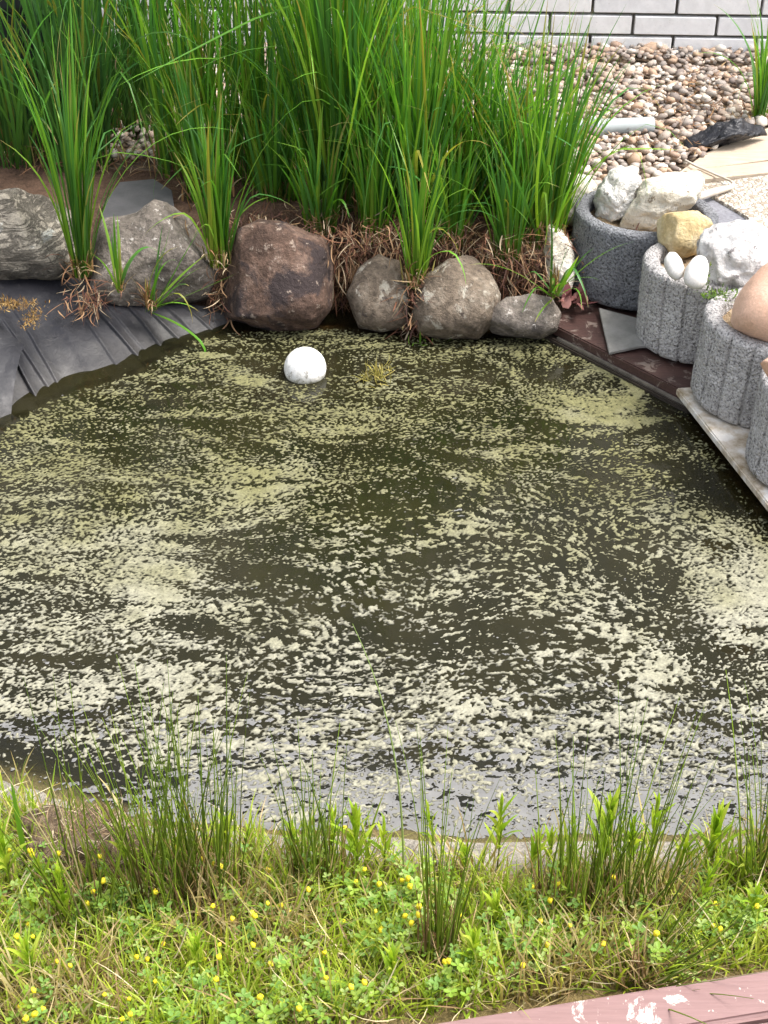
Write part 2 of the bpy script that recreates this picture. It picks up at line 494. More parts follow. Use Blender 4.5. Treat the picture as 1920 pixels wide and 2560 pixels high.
    film -= 3 * smooth(-0.015, 0.0, sd)
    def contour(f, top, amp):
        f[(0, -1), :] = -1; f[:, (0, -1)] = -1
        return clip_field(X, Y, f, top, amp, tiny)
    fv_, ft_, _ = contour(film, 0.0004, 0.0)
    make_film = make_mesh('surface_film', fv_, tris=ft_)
    av, at_, fval = contour(f, 0.0008, 0.0012)
    allv, allt, used = av, at_, slice(None)
    # colour: yellow-green mats on the far side, paler and greyer dried scum on the near side
    px, py = allv[:, 0], allv[:, 1]
    u_, v_ = project(px, py, 0 * px)
    dry = smooth(1050, 1750, v_)[:, None]
    fresh, old = np.array([0.165, 0.158, 0.072]), np.array([0.275, 0.265, 0.20])
    q = fbm(np.stack([px, py, px * 0], -1), 16, 3, 9)[:, None]
    cc = fresh + (old - fresh) * np.clip(dry + 0.25 * q, 0, 1)
    thick = smooth(-0.25, 0.75, fval + 0.55 * fbm(np.stack([px, py, px * 0], -1), 75, 3, 4))[:, None]      # thin wet margins are dull, thick parts pale
    sunk = smooth(-0.75, 0.35, fbm(np.stack([px, py, px * 0], -1), 7, 4, 13, 0.65))[:, None]              # some drift lies just under the surface
    sunk = np.maximum(sunk, smooth(0.55, 1.2, fval)[:, None])
    cc = cc * (0.30 + 0.78 * thick) * (0.55 + 0.55 * sunk)
    return make_mesh('algae_film', allv, tris=allt, cols=cc, mat=None), make_film
k = NB('algae_scum')
c = k.attr('col')
n1 = k.noise(300, 3, 0.7); n2 = k.noise(60, 4, 0.6)
c = k.mix(0.75, c, k.ramp(n1, [(0.3, 0.55), (0.65, 1.1)]), 'MULTIPLY')
c = k.mix(0.6, c, k.ramp(n2, [(0.35, 0.55), (0.6, 1.05)]), 'MULTIPLY')
M_ALGAE = k.done(c, 0.75, k.bump(n1, 0.5, 0.002), spec=0.25)
me, me_film = algae(); me.materials.append(M_ALGAE)
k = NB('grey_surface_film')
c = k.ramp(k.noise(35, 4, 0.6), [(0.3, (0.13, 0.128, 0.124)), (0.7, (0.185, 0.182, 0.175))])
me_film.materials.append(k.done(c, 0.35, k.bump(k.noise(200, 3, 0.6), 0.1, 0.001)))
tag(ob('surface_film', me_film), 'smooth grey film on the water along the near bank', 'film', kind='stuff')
tag(ob('algae_film', me), 'yellow green flakes and mats of algae floating on the pond', 'algae', kind='stuff')

# ------------------------------------------------------------------ house wall: glazed white bricks
k = NB('white_glazed_brick')
oi = k.n('ObjectInfo').outputs['Random']
c = k.ramp(oi, [(0.0, (0.72, 0.72, 0.74)), (0.5, (0.79, 0.785, 0.79)), (1.0, (0.82, 0.81, 0.80))])
g = k.n('NewGeometry').outputs['Position']
c = k.mix(0.55, c, k.ramp(k.noise(26, 5, 0.65, vec=g), [(0.3, 0.72), (0.6, 1.0)]), 'MULTIPLY')
c = k.mix(k.ramp(k.noise(150, 3, 0.7, vec=g), [(0.66, 0.0), (0.72, 0.5)]), c, (0.3, 0.27, 0.24))
M_BRICK = k.done(c, 0.35, k.bump(k.noise(90, 3, 0.6, vec=g), 0.12, 0.004))
k = NB('mortar')
M_MORTAR = k.done(k.ramp(k.noise(120, 4, 0.7), [(0.3, (0.13, 0.12, 0.105)), (0.7, (0.25, 0.23, 0.20))]), 0.95, k.bump(k.noise(300, 3, 0.7), 0.5, 0.004))
WALL_Y, WALL_YAW = 4.44, R(-3.2)
wall = empty('house_wall', (0, WALL_Y, 0), WALL_YAW)
tag(wall, 'white glazed brick house wall with dark joints behind the gravel', 'wall')
BL, BH, BJ = 0.2445, 0.0535, 0.0095
bm = bmesh.new()
bmesh.ops.create_cube(bm, size=1.0)
for v_ in bm.verts: v_.co = Vector((v_.co.x * 5.4, 0.1 + v_.co.y * 0.17, 1.36 + v_.co.z * 2.9))
ob('mortar', bm_mesh('mortar', bm, M_MORTAR), wall)
def brick_mesh(L_):
    bm = bmesh.new()
    bmesh.ops.create_cube(bm, size=1.0)
    for v_ in bm.verts: v_.co = Vector((v_.co.x * L_, v_.co.y * 0.026, v_.co.z * BH))
    bmesh.ops.bevel(bm, geom=bm.edges[:], offset=0.0022, segments=1, affect='EDGES')
    return bm_mesh('brick', bm, M_BRICK)
b_me = brick_mesh(BL)
ROW0 = 0.10
rows_single = 9
upper_v, upper_f = [], []
bv = np.array([v_.co[:] for v_ in b_me.vertices])
bq = [list(p.vertices) for p in b_me.polygons]
bm_u = bmesh.new()
for r_ in range(43):
    z = ROW0 + r_ * (BH + BJ)
    x0 = -2.55 + (0.5 * (BL + BJ) if r_ % 2 else 0) + 0.012
    for c_ in range(20):
        x = x0 + c_ * (BL + BJ)
        if r_ < rows_single and -1.6 < x < 1.9:
            o = ob('brick', b_me, wall, (x, random.uniform(-0.0012, 0.0012), z))
            o.rotation_euler = (random.uniform(-.006, .006), random.uniform(-.003, .003), random.uniform(-.006, .006))
        else:
            vv = [bm_u.verts.new((bv[i, 0] + x, bv[i, 1], bv[i, 2] + z)) for i in range(len(bv))]
            for q in bq: bm_u.faces.new([vv[i] for i in q])
o = ob('brick_courses', bm_mesh('brick_courses', bm_u, M_BRICK), wall)
o['kind'] = 'stuff'

# ------------------------------------------------------------------ dark garden box in the far left corner
k = NB('anthracite_plastic')
M_BOX = k.done((0.016, 0.019, 0.026), 0.42, k.bump(k.noise(400, 3, 0.6), 0.15, 0.002))
box = empty('storage_box', (-1.12, 3.78, 0.17), R(3))
tag(box, 'dark anthracite garden storage box behind the tall grass', 'storage box')
def cub(name, sx, sy, sz, loc, parent, mat, bev=0.006, rot=(0, 0, 0)):
    bm = bmesh.new(); bmesh.ops.create_cube(bm, size=1.0)
    for v_ in bm.verts: v_.co = Vector((v_.co.x * sx, v_.co.y * sy, v_.co.z * sz))
    if bev: bmesh.ops.bevel(bm, geom=bm.edges[:], offset=bev, segments=2, affect='EDGES')
    o = ob(name, bm_mesh(name, bm, mat), parent, loc); o.rotation_euler = rot
    return o
cub('body', 0.66, 0.42, 0.36, (0, 0.02, 0.18), box, M_BOX)
for i in range(4): cub('panel', 0.62, 0.012, 0.078, (0, -0.196, 0.052 + i * 0.086), box, M_BOX, 0.003)
cub('lid', 0.70, 0.47, 0.06, (0, 0.02, 0.393), box, M_BOX, 0.012)

# ------------------------------------------------------------------ rocks
def icosphere(sub):
    bm = bmesh.new(); bmesh.ops.create_icosphere(bm, subdivisions=sub, radius=1.0)
    v_ = np.array([x.co[:] for x in bm.verts]); f_ = np.array([[y.index for y in x.verts] for x in bm.faces])
    bm.free(); return v_, f_
ICO = {s: icosphere(s) for s in (1, 2, 3, 5, 6)}
def rock(name, label, outline, t, D, mat, seed, rough=0.05, box=0.65, facets=0, group=None, cat='rock', sub=5, crag=0.0, front=0.75):
    """a stone whose outline is seen from the camera; D = half depth along the view, t = its distance"""
    o2 = np.array(outline, float)
    c0 = np.array([(o2[:, 0].min() + o2[:, 0].max()) / 2, (o2[:, 1].min() + o2[:, 1].max()) / 2])
    rel = (o2 - c0) * t / F; rel[:, 1] *= -1
    sv, sf = ICO[sub]
    ang = np.arctan2(sv[:, 1], sv[:, 0])
    pa = np.arctan2(rel[:, 1], rel[:, 0]); pr = np.hypot(rel[:, 0], rel[:, 1])
    # radius of the closed polygon along each direction
    n = len(rel); rad = np.zeros(len(sv))
    dx, dy = np.cos(ang), np.sin(ang)
    for i in range(n):
        a, b = rel[i], rel[(i + 1) % n]; e = b - a
        den = dx * e[1] - dy * e[0]
        den = np.where(np.abs(den) < 1e-12, 1e-12, den)
        tt = (a[0] * e[1] - a[1] * e[0]) / den
        ss = (a[0] * dy - a[1] * dx) / den
        ok = (tt > 0) & (ss >= -1e-6) & (ss <= 1 + 1e-6)
        rad = np.where(ok, np.maximum(rad, tt), rad)
    rad = np.where(rad <= 0, pr.mean(), rad)
    s = np.hypot(sv[:, 0], sv[:, 1])
    lat = rad * np.sin(np.arcsin(np.clip(s, 0, 1)) ) ** box
    dep = np.sign(sv[:, 2]) * np.abs(sv[:, 2]) ** 0.8 * D
    dep = np.where(dep > 0, dep * front, dep)
    p = np.stack([lat * dx, lat * dy, dep], -1)
    size = pr.mean()
    rs = np.random.default_rng(seed)
    for _ in range(facets):
        nrm = rs.standard_normal(3); nrm[2] = abs(nrm[2]) * 0.8 + 0.2; nrm /= np.linalg.norm(nrm)
        h = (p @ nrm); lim = np.quantile(h, rs.uniform(0.86, 0.95))
        p = p - nrm * (np.maximum(h - lim, 0) * 0.85)[:, None]
    nd = p / (np.linalg.norm(p, axis=1)[:, None] + 1e-9)
    disp = size * (rough * fbm(p / size, 1.6, 5, seed) + crag * (np.abs(fbm(p / size, 2.6, 4, seed + 3)) * -1 + 0.35))
    p = p + nd * disp[:, None]
    cen = T(c0[0], c0[1], t)
    wp = p[:, :1] * RT + p[:, 1:2] * UP - p[:, 2:3] * FWD
    me = make_mesh(name, wp, tris=sf, mat=mat)
    o = ob(name, me, loc=cen)
    return tag(o, label, cat, group)

MR_LICHEN = mat_rock('gneiss_lichen', (0.15, 0.13, 0.105), (0.33, 0.295, 0.24), (0.48, 0.43, 0.35), (0.06, 0.055, 0.05), 0.7, 12, 0.9, 130, patch=(0.62, 0.64, 0.60), patch_lo=0.64, pscale=13, cracks=0.55)
MR_GREY = mat_rock('grey_granite', (0.12, 0.10, 0.085), (0.27, 0.23, 0.195), (0.40, 0.34, 0.30), (0.62, 0.57, 0.52), 0.8, 9, 1.0, 95, dark=0.0, patch=(0.10, 0.085, 0.075), patch_lo=0.56, pscale=6)
MR_RED = mat_rock('red_sandstone', (0.075, 0.048, 0.038), (0.185, 0.115, 0.085), (0.33, 0.225, 0.175), (0.45, 0.36, 0.29), 0.65, 11, 1.0, 95, dark=0.0, patch=(0.05, 0.037, 0.036), patch_lo=0.49, pscale=7)
MR_BROWN = mat_rock('brown_granite', (0.13, 0.10, 0.075), (0.25, 0.195, 0.145), (0.36, 0.30, 0.235), (0.06, 0.045, 0.04), 0.85, 14, 1.0, 95, dark=0.0, patch=(0.44, 0.40, 0.33), patch_lo=0.56, pscale=22)
MR_WHITE = mat_rock('white_quartz', (0.66, 0.62, 0.56), (0.80, 0.78, 0.74), (0.86, 0.85, 0.83), (0.22, 0.17, 0.13), 0.8, 11, 1.0, 90, patch=(0.40, 0.33, 0.26), patch_lo=0.62, pscale=16, dark=0.62)
MR_CREAM = mat_rock('cream_limestone', (0.60, 0.52, 0.40), (0.76, 0.71, 0.60), (0.82, 0.79, 0.72), (0.17, 0.13, 0.09), 0.85, 10, 1.0, 85, patch=(0.45, 0.37, 0.24), patch_lo=0.63, pscale=13, dark=0.62)
MR_OCHRE = mat_rock('ochre_stone', (0.46, 0.33, 0.15), (0.64, 0.50, 0.27), (0.74, 0.64, 0.44), (0.3, 0.2, 0.1), 0.4, 12, 0.8, 120, dark=0.62)
MR_WGREY = mat_rock('white_grey_tuff', (0.42, 0.39, 0.38), (0.74, 0.72, 0.70), (0.85, 0.84, 0.82), (0.14, 0.12, 0.12), 0.85, 9, 1.0, 80, patch=(0.36, 0.33, 0.33), patch_lo=0.56, pscale=9, dark=0.62)
MR_EGG = mat_rock('white_pebble', (0.72, 0.68, 0.63), (0.80, 0.77, 0.73), (0.84, 0.82, 0.79), None, 0, 8, 0.1, 200, 0.6, dark=0.62)
MR_TERRA = mat_rock('pink_sandstone', (0.62, 0.37, 0.26), (0.74, 0.48, 0.35), (0.80, 0.55, 0.43), (0.4, 0.25, 0.18), 0.35, 6, 0.25, 230, 0.7, dark=0.62)

gB = 'boulders along the far edge of the pond'
rock('boulder', 'broad flat boulder with pale lichen spots at the left edge', [(-170, 560), (-100, 505), (0, 484), (60, 479), (120, 488), (165, 508), (190, 556), (193, 620), (186, 685), (150, 704), (80, 718), (20, 715), (-80, 705), (-160, 640)],
     3.24, 0.16, MR_LICHEN, 1, 0.06, 0.55, 3, gB, 'boulder', crag=0.04)
rock('boulder', 'peaked grey boulder beside the red block', [(393, 502), (350, 536), (262, 556), (243, 591), (238, 680), (228, 745), (300, 778), (370, 772), (451, 757), (521, 738), (544, 672), (523, 603), (470, 535), (420, 508)],
     3.24, 0.15, MR_GREY, 2, 0.05, 0.6, 2, gB, 'boulder', crag=0.02)
rock('boulder', 'rust red blocky boulder with a dark stain', [(596, 585), (654, 556), (723, 566), (818, 602), (832, 678), (828, 775), (786, 818), (694, 824), (615, 808), (535, 790), (545, 741), (572, 662)],
     3.21, 0.14, MR_RED, 4, 0.05, 0.42, 2, gB, 'boulder', crag=0.02)
rock('boulder', 'small rounded brown boulder between the straw tufts', [(898, 672), (947, 636), (1000, 650), (1028, 758), (1018, 822), (952, 832), (898, 816), (868, 740)],
     3.20, 0.09, MR_BROWN, 5, 0.05, 0.65, 0, gB, 'boulder')
rock('boulder', 'large domed speckled boulder right of the middle', [(1066, 689), (1120, 650), (1181, 638), (1226, 682), (1250, 740), (1232, 812), (1194, 845), (1118, 850), (1050, 836), (1028, 790), (1038, 740)],
     3.165, 0.11, MR_BROWN, 6, 0.05, 0.6, 1, gB, 'boulder', crag=0.02)
rock('boulder', 'low flat stone at the corner by the red plank', [(1222, 772), (1262, 746), (1330, 736), (1380, 748), (1402, 786), (1394, 830), (1350, 845), (1290, 842), (1232, 832), (1208, 798)],
     3.15, 0.07, MR_GREY, 7, 0.06, 0.6, 2, gB, 'boulder')
rock('standing_stone', 'upright cream stone between the sedge and the dark planter', [(1372, 560), (1400, 540), (1420, 565), (1432, 640), (1434, 700), (1420, 738), (1390, 742), (1368, 700), (1358, 620)],
     3.22, 0.05, MR_CREAM, 8, 0.06, 0.55, 3, None, 'stone', crag=0.06)
gW = 'pale rocks heaped on the planters'
rock('rock', 'off white wedge shaped rock next to the sedge', [(1385, 520), (1398, 462), (1432, 428), (1462, 432), (1493, 472), (1484, 502), (1462, 545), (1432, 562), (1400, 550)], 3.36, 0.07, MR_CREAM, 9, 0.05, 0.55, 4, gW, crag=0.05)
rock('rock', 'bright white lumpy rock on the dark planter', [(1525, 430), (1550, 421), (1588, 428), (1601, 460), (1590, 501), (1565, 545), (1519, 561), (1494, 545), (1489, 498), (1502, 460)], 3.24, 0.07, MR_WHITE, 10, 0.07, 0.6, 3, gW, crag=0.18)
rock('rock', 'long cream rock with brown specks', [(1607, 460), (1666, 433), (1748, 428), (1762, 451), (1753, 490), (1732, 515), (1690, 532), (1652, 552), (1632, 578), (1588, 584), (1552, 572), (1555, 548), (1584, 505)], 3.20, 0.08, MR_CREAM, 11, 0.06, 0.6, 3, gW, crag=0.12)
rock('rock', 'ochre yellow angular rock above the egg shaped stones', [(1646, 545), (1673, 529), (1723, 525), (1773, 515), (1789, 532), (1783, 570), (1762, 592), (1752, 630), (1707, 645), (1673, 631), (1651, 607), (1645, 570)], 3.05, 0.07, MR_OCHRE, 12, 0.04, 0.55, 5, gW, crag=0.04)
rock('rock', 'big white and grey pitted rock at the right edge', [(1750, 588), (1792, 565), (1839, 551), (1876, 562), (1905, 580), (1950, 573), (1970, 607), (1964, 664), (1916, 692), (1882, 732), (1832, 738), (1775, 717), (1766, 660), (1755, 632)], 2.91, 0.085, MR_WGREY, 13, 0.08, 0.6, 4, gW, crag=0.20)
rock('pebble_stone', 'smooth white egg shaped stone on the left of the pair', [(1660, 648), (1671, 630), (1688, 630), (1703, 648), (1711, 672), (1705, 695), (1692, 703), (1673, 689), (1661, 665)], 2.87, 0.022, MR_EGG, 14, 0.01, 0.95, 0, 'egg shaped white stones', 'stone', sub=3)
rock('pebble_stone', 'smooth white egg shaped stone leaning on the big white rock', [(1709, 690), (1716, 667), (1734, 643), (1750, 636), (1766, 646), (1772, 668), (1766, 709), (1752, 724), (1731, 722), (1712, 708)], 2.84, 0.026, MR_EGG, 15, 0.01, 0.9, 0, 'egg shaped white stones', 'stone', sub=3)
rock('boulder', 'large smooth salmon pink boulder in the planter at the right edge', [(1955, 632), (1905, 668), (1870, 706), (1848, 740), (1838, 770), (1834, 798), (1846, 820), (1880, 842), (1925, 858), (2000, 866), (2060, 800), (2060, 700), (2010, 640)], 2.68, 0.10, MR_TERRA, 16, 0.02, 0.85, 0, None, 'boulder')
rock('rock', 'pale stone poking from the nearest planter', [(1905, 905), (1940, 880), (1990, 890), (2010, 930), (1990, 960), (1930, 950)], 2.42, 0.04, MR_TERRA, 17, 0.04, 0.7, 0, gW)

# ------------------------------------------------------------------ concrete planters
def mat_concrete(name, c1, c2, c3, pit):
    k = NB(name)
    n1 = k.noise(14, 5, 0.6)
    c = k.ramp(n1, [(0.3, c1), (0.7, c2)])
    v1 = k.voro(150).outputs['Distance']
    n2 = k.noise(190, 3, 0.75)
    pits = k.ramp(n2, [(0.36, 1.0), (0.46, 0.0)])
    c = k.mix(0.8, c, k.ramp(n2, [(0.3, 0.35), (0.55, 1.0), (0.72, 1.3)]), 'MULTIPLY')
    c = k.mix(k.math('MULTIPLY', pits, 0.75), c, pit)
    c = k.mix(k.ramp(k.noise(80, 3, 0.7), [(0.64, 0.0), (0.7, 0.5)]), c, c3)
    st_ = k.ramp(k.noise(7, 5, 0.7, 0.5), [(0.52, 0.0), (0.72, 0.55)])
    c = k.mix(st_, c, pit)                          # damp and dirty patches
    h = k.math('ADD', n2, k.math('MULTIPLY', v1, 0.6))
    return k.done(c, 0.92, k.bump(h, 0.9, 0.008), spec=0.2)
MC_LIGHT = mat_concrete('lightweight_concrete', (0.42, 0.40, 0.395), (0.60, 0.58, 0.57), (0.68, 0.66, 0.64), (0.10, 0.095, 0.095))
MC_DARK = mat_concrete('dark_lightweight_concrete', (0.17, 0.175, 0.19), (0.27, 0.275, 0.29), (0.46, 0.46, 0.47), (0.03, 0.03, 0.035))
k = NB('planter_soil')
n1 = k.noise(90, 5, 0.7)
M_SOIL = k.done(k.ramp(n1, [(0.3, (0.12, 0.075, 0.04)), (0.5, (0.38, 0.27, 0.16)), (0.7, (0.55, 0.44, 0.30))]), 0.95, k.bump(n1, 0.9, 0.015))
PZ0, PZ1 = 0.044, 0.226
def planter(i, label, mat, grooves, z0=PZ0, tilt=(0, 0)):
    cx, cy, Rr = PLANT[i]
    nx_ = PLANT[i + 1] if i + 1 < len(PLANT) else (cx + 0.05, cy - 0.27, 0.14)
    NT = 576
    th = np.linspace(0, 2 * math.pi, NT, endpoint=False)
    r = np.full(NT, Rr)
    if grooves:
        for g in range(grooves):
            a = 2 * math.pi * (g + 0.35) / grooves
            dd = np.abs((th - a + math.pi) % (2 * math.pi) - math.pi) * Rr
            r -= 0.007 * np.exp(-(dd / 0.0030) ** 2)
    if i < 3:                                     # hollow in which the next ring sits
        ex, ey, er = nx_[0] - cx, nx_[1] - cy, nx_[2] + 0.006
        b = np.cos(th) * ex + np.sin(th) * ey
        disc = b * b - (ex * ex + ey * ey - er * er)
        ent = np.where((disc > 0) & (b > 0), b - np.sqrt(np.maximum(disc, 0)), 9)
        r = np.minimum(r, ent)
    rin = np.minimum(Rr - 0.034, r - 0.028)
    Hh = PZ1 - z0
    zs = np.concatenate([[0, 0.004], np.linspace(0.012, Hh - 0.012, 22), [Hh - 0.004, Hh]])
    ins = np.concatenate([[0.006, 0.0015], np.zeros(22), [0.002, 0.007]])
    rings = []
    for z, k_ in zip(zs, ins): rings.append((r - k_, np.full(NT, z)))
    rings.append(((r + rin) / 2, np.full(NT, Hh + 0.001)))
    rings.append((rin + 0.005, np.full(NT, Hh)))
    rings.append((rin, np.full(NT, Hh - 0.005)))
    rings.append((rin, np.full(NT, Hh - 0.04)))
    rings.append((rin, np.full(NT, Hh - 0.09)))
    V = np.stack([np.stack([a * np.cos(th), a * np.sin(th), z], -1) for a, z in rings])
    n = fbm(V.reshape(-1, 3) + i * 3.3, 55, 3, i).reshape(V.shape[:2])
    n2 = fbm(V.reshape(-1, 3) + i * 3.3, 14, 2, i + 5).reshape(V.shape[:2])
    V[..., 0] += np.cos(th) * (0.0016 * n + 0.0016 * n2); V[..., 1] += np.sin(th) * (0.0016 * n + 0.0016 * n2)
    V[2:, :, 2] += 0.0012 * n[2:]
    m = len(rings); idx = np.arange(m * NT).reshape(m, NT)
    q = np.stack([idx[:-1], np.roll(idx[:-1], -1, 1), np.roll(idx[1:], -1, 1), idx[1:]], -1).reshape(-1, 4)
    root = empty('planter_ring', (cx, cy, z0)); root.rotation_euler = (tilt[0], tilt[1], 0)
    tag(root, label, 'planter', 'concrete planter rings along the right edge of the pond')
    ob('ring_wall', make_mesh('ring_wall', V, q, mat=mat), root)
    k_ = 14
    fr_ = np.linspace(0, 1, k_)
    SV = np.stack([np.stack([rin * 1.02 * f_ * np.cos(th), rin * 1.02 * f_ * np.sin(th), 0 * th + Hh - 0.03], -1) for f_ in fr_])
    SV[..., 2] += 0.008 * fbm(SV.reshape(-1, 3), 30, 3, i + 2).reshape(SV.shape[:2])
    idx = np.arange(k_ * NT).reshape(k_, NT)
    q = np.stack([idx[:-1], np.roll(idx[:-1], -1, 1), np.roll(idx[1:], -1, 1), idx[1:]], -1).reshape(-1, 4)
    ob('soil', make_mesh('soil', SV, q, mat=M_SOIL), root)
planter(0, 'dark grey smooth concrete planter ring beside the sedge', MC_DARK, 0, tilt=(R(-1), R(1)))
planter(1, 'light grey ribbed concrete planter ring holding the egg shaped stones', MC_LIGHT, 17)
planter(2, 'light grey ribbed concrete planter ring holding the pink boulder', MC_LIGHT, 17, tilt=(R(1.5), R(2)))
planter(3, 'nearest light grey concrete planter ring, cut off by the right edge', MC_LIGHT, 17, tilt=(R(1), R(1.5)))

# ------------------------------------------------------------------ timber, slab and slate under the planters
def mat_wood(name, c1, c2, rough=0.55, worn=None, worn_lo=0.62, ang=0.0):
    k = NB(name)
    mp = k.n('Mapping'); k.set(mp.inputs['Vector'], k.obj()); mp.inputs['Rotation'].default_value = (0, 0, ang); mp.inputs['Scale'].default_value = (4, 60, 60)
    n1 = k.noise(4, 5, 0.65, 0.4, vec=mp.outputs[0])
    c = k.ramp(n1, [(0.3, c1), (0.7, c2)])
    c = k.mix(0.5, c, k.ramp(k.noise(9, 4, 0.6), [(0.3, 0.5), (0.65, 1.0)]), 'MULTIPLY')
    if worn is not None:
        f = k.ramp(k.noise(26, 6, 0.72, 0.6), [(worn_lo, 0.0), (worn_lo + 0.03, 1.0)])
        c = k.mix(f, c, worn)
    return k.done(c, rough, k.bump(k.math('ADD', n1, k.noise(150, 3, 0.6)), 0.25, 0.003))
a, b = P(1398, 824, 0.032)[:2], P(1735, 996, 0.032)[:2]
dirn = (b - a) / np.linalg.norm(b - a); nrm = np.array([-dirn[1], dirn[0]]); nrm = nrm if nrm[0] > 0 else -nrm
ANG = math.atan2(dirn[1], dirn[0])
MW_RED = mat_wood('red_brown_timber', (0.04, 0.020, 0.017), (0.085, 0.042, 0.035), 0.5, (0.17, 0.13, 0.11), 0.56, -ANG)
MW_DARK = mat_wood('wet_dark_timber', (0.018, 0.013, 0.010), (0.05, 0.038, 0.03), 0.4, None, 0.6, -ANG)
def quad(o, d, n, l0, l1, w0, w1): return [o + d * l0 + n * w0, o + d * l1 + n * w0, o + d * l1 + n * w1, o + d * l0 + n * w1]
pl = empty('edging_plank', (a[0], a[1], 0))
tag(pl, 'red brown wooden plank edging the pond under the dark planter', 'plank')
def local(pts, o): return [(p[0] - o[0], p[1] - o[1]) for p in pts]
ob('plank_board', prism('plank_board', local(quad(a, dirn, nrm, -0.06, 0.42, 0.0, 0.26), a), 0.012, 0.036, MW_RED, 0.003), pl)
ob('lower_ledge', prism('lower_ledge', local(quad(a, dirn, nrm, -0.06, 0.40, -0.014, 0.05), a), -0.04, 0.010, MW_DARK, 0.003), pl)
k = NB('dull_aluminium')
M_ALU = k.done(k.ramp(k.noise(40, 4, 0.6), [(0.3, (0.16, 0.14, 0.12)), (0.7, (0.36, 0.33, 0.29))]), 0.4, metal=0.6)
ob('trim_strip', prism('trim_strip', local(quad(a, dirn, nrm, 0.0, 0.40, -0.007, -0.001), a), 0.008, 0.016, M_ALU, 0.001), pl)
k = NB('pale_slab')
n1 = k.noise(14, 5, 0.65)
c = k.ramp(n1, [(0.40, (0.22, 0.15, 0.075)), (0.52, (0.50, 0.43, 0.34)), (0.64, (0.70, 0.67, 0.63))])
M_SLAB = k.done(c, 0.6, k.bump(k.noise(120, 4, 0.7), 0.3, 0.003))
a2, b2 = P(1690, 972, 0.038)[:2], P(1920, 1264, 0.038)[:2]
d2 = (b2 - a2) / np.linalg.norm(b2 - a2); n2_ = np.array([-d2[1], d2[0]]); n2_ = n2_ if n2_[0] > 0 else -n2_
pts = [a2, a2 + d2 * 1.1, a2 + d2 * 1.1 + n2_ * 0.26, a2 + d2 * 0.18 + n2_ * 0.26, a2 + np.array([0.30, 0.04])]
sl = ob('edging_slab', prism('edging_slab', [(p[0] - a2[0], p[1] - a2[1]) for p in pts], 0.024, 0.041, M_SLAB, 0.003), loc=(a2[0], a2[1], 0))
tag(sl, 'pale stained slab edging the pond under the ribbed planters', 'slab')
k = NB('slate')
n1 = k.noise(18, 6, 0.65)
M_SLATE = k.done(k.ramp(n1, [(0.3, (0.14, 0.135, 0.125)), (0.7, (0.27, 0.26, 0.245))]), 0.6, k.bump(k.noise(60, 5, 0.7), 0.3, 0.004))
def plate(name, label, px, z, th, mat, cat, tilt=(0, 0), group=None, bev=0.0015):
    pts = [P(u, v, z)[:2] for u, v in px]
    c_ = np.mean(pts, 0)
    o = ob(name, prism(name, [(p[0] - c_[0], p[1] - c_[1]) for p in pts], -th, 0, mat, bev, 1), loc=(c_[0], c_[1], z))
    o.rotation_euler = (tilt[0], tilt[1], 0)
    return tag(o, label, cat, group)
plate('slate_tile', 'triangular grey slate piece on the red brown plank', [(1497, 770), (1600, 800), (1660, 850), (1640, 862), (1600, 862), (1523, 874)], 0.052, 0.008, M_SLATE, 'slate', (R(2), R(-3)))
k = NB('slate_dark')
M_SLATE2 = k.done(k.ramp(k.noise(18, 6, 0.65), [(0.3, (0.06, 0.06, 0.063)), (0.7, (0.105, 0.10, 0.105))]), 0.55, k.bump(k.noise(60, 5, 0.7), 0.3, 0.004))
plate('slate_tile', 'flat grey slate lying in front of the tall grass behind the peaked boulder', [(255, 545), (258, 510), (300, 462), (385, 455), (430, 480), (440, 545), (430, 570), (300, 580)], 0.196, 0.012, M_SLATE2, 'slate', (R(3), 0))
plate('slate_tile', 'blue grey slate sheet behind the ochre rock', [(1700, 530), (1720, 500), (1790, 487), (1860, 520), (1935, 580), (1935, 640), (1760, 640)], 0.192, 0.008, mat_rock('blue_slate', (0.19, 0.19, 0.215), (0.25, 0.25, 0.275), (0.30, 0.30, 0.32), None, 0, 8, 0.15, 120), 'slate')
sp = plate('slate_tile', 'upright grey slate leaning behind the right hand sedge', [(1235, 330), (1310, 330), (1330, 345), (1240, 350)], 0.24, 0.008, M_SLATE2, 'slate')
bm = bmesh.new(); bm.from_mesh(sp.data)
bm.free()
cx_, cy_ = P(1285, 345, 0.19)[:2]
bm = bmesh.new()
fr_ = [bm.verts.new(p) for p in ((-0.045, 0, 0), (0.05, 0, 0), (0.048, 0.012, 0.11), (0.028, 0.014, 0.135), (-0.035, 0.012, 0.10))]
f_ = bm.faces.new(fr_); r_ = bmesh.ops.extrude_face_region(bm, geom=[f_])
for g in r_['geom']:
    if isinstance(g, bmesh.types.BMVert): g.co.y += 0.008
bmesh.ops.recalc_face_normals(bm, faces=bm.faces[:])
bmesh.ops.bevel(bm, geom=bm.edges[:], offset=0.0015, segments=1, affect='EDGES')
sp.data = bm_mesh('slate_tile', bm, M_SLATE2); sp.location = (cx_, cy_, 0.183)

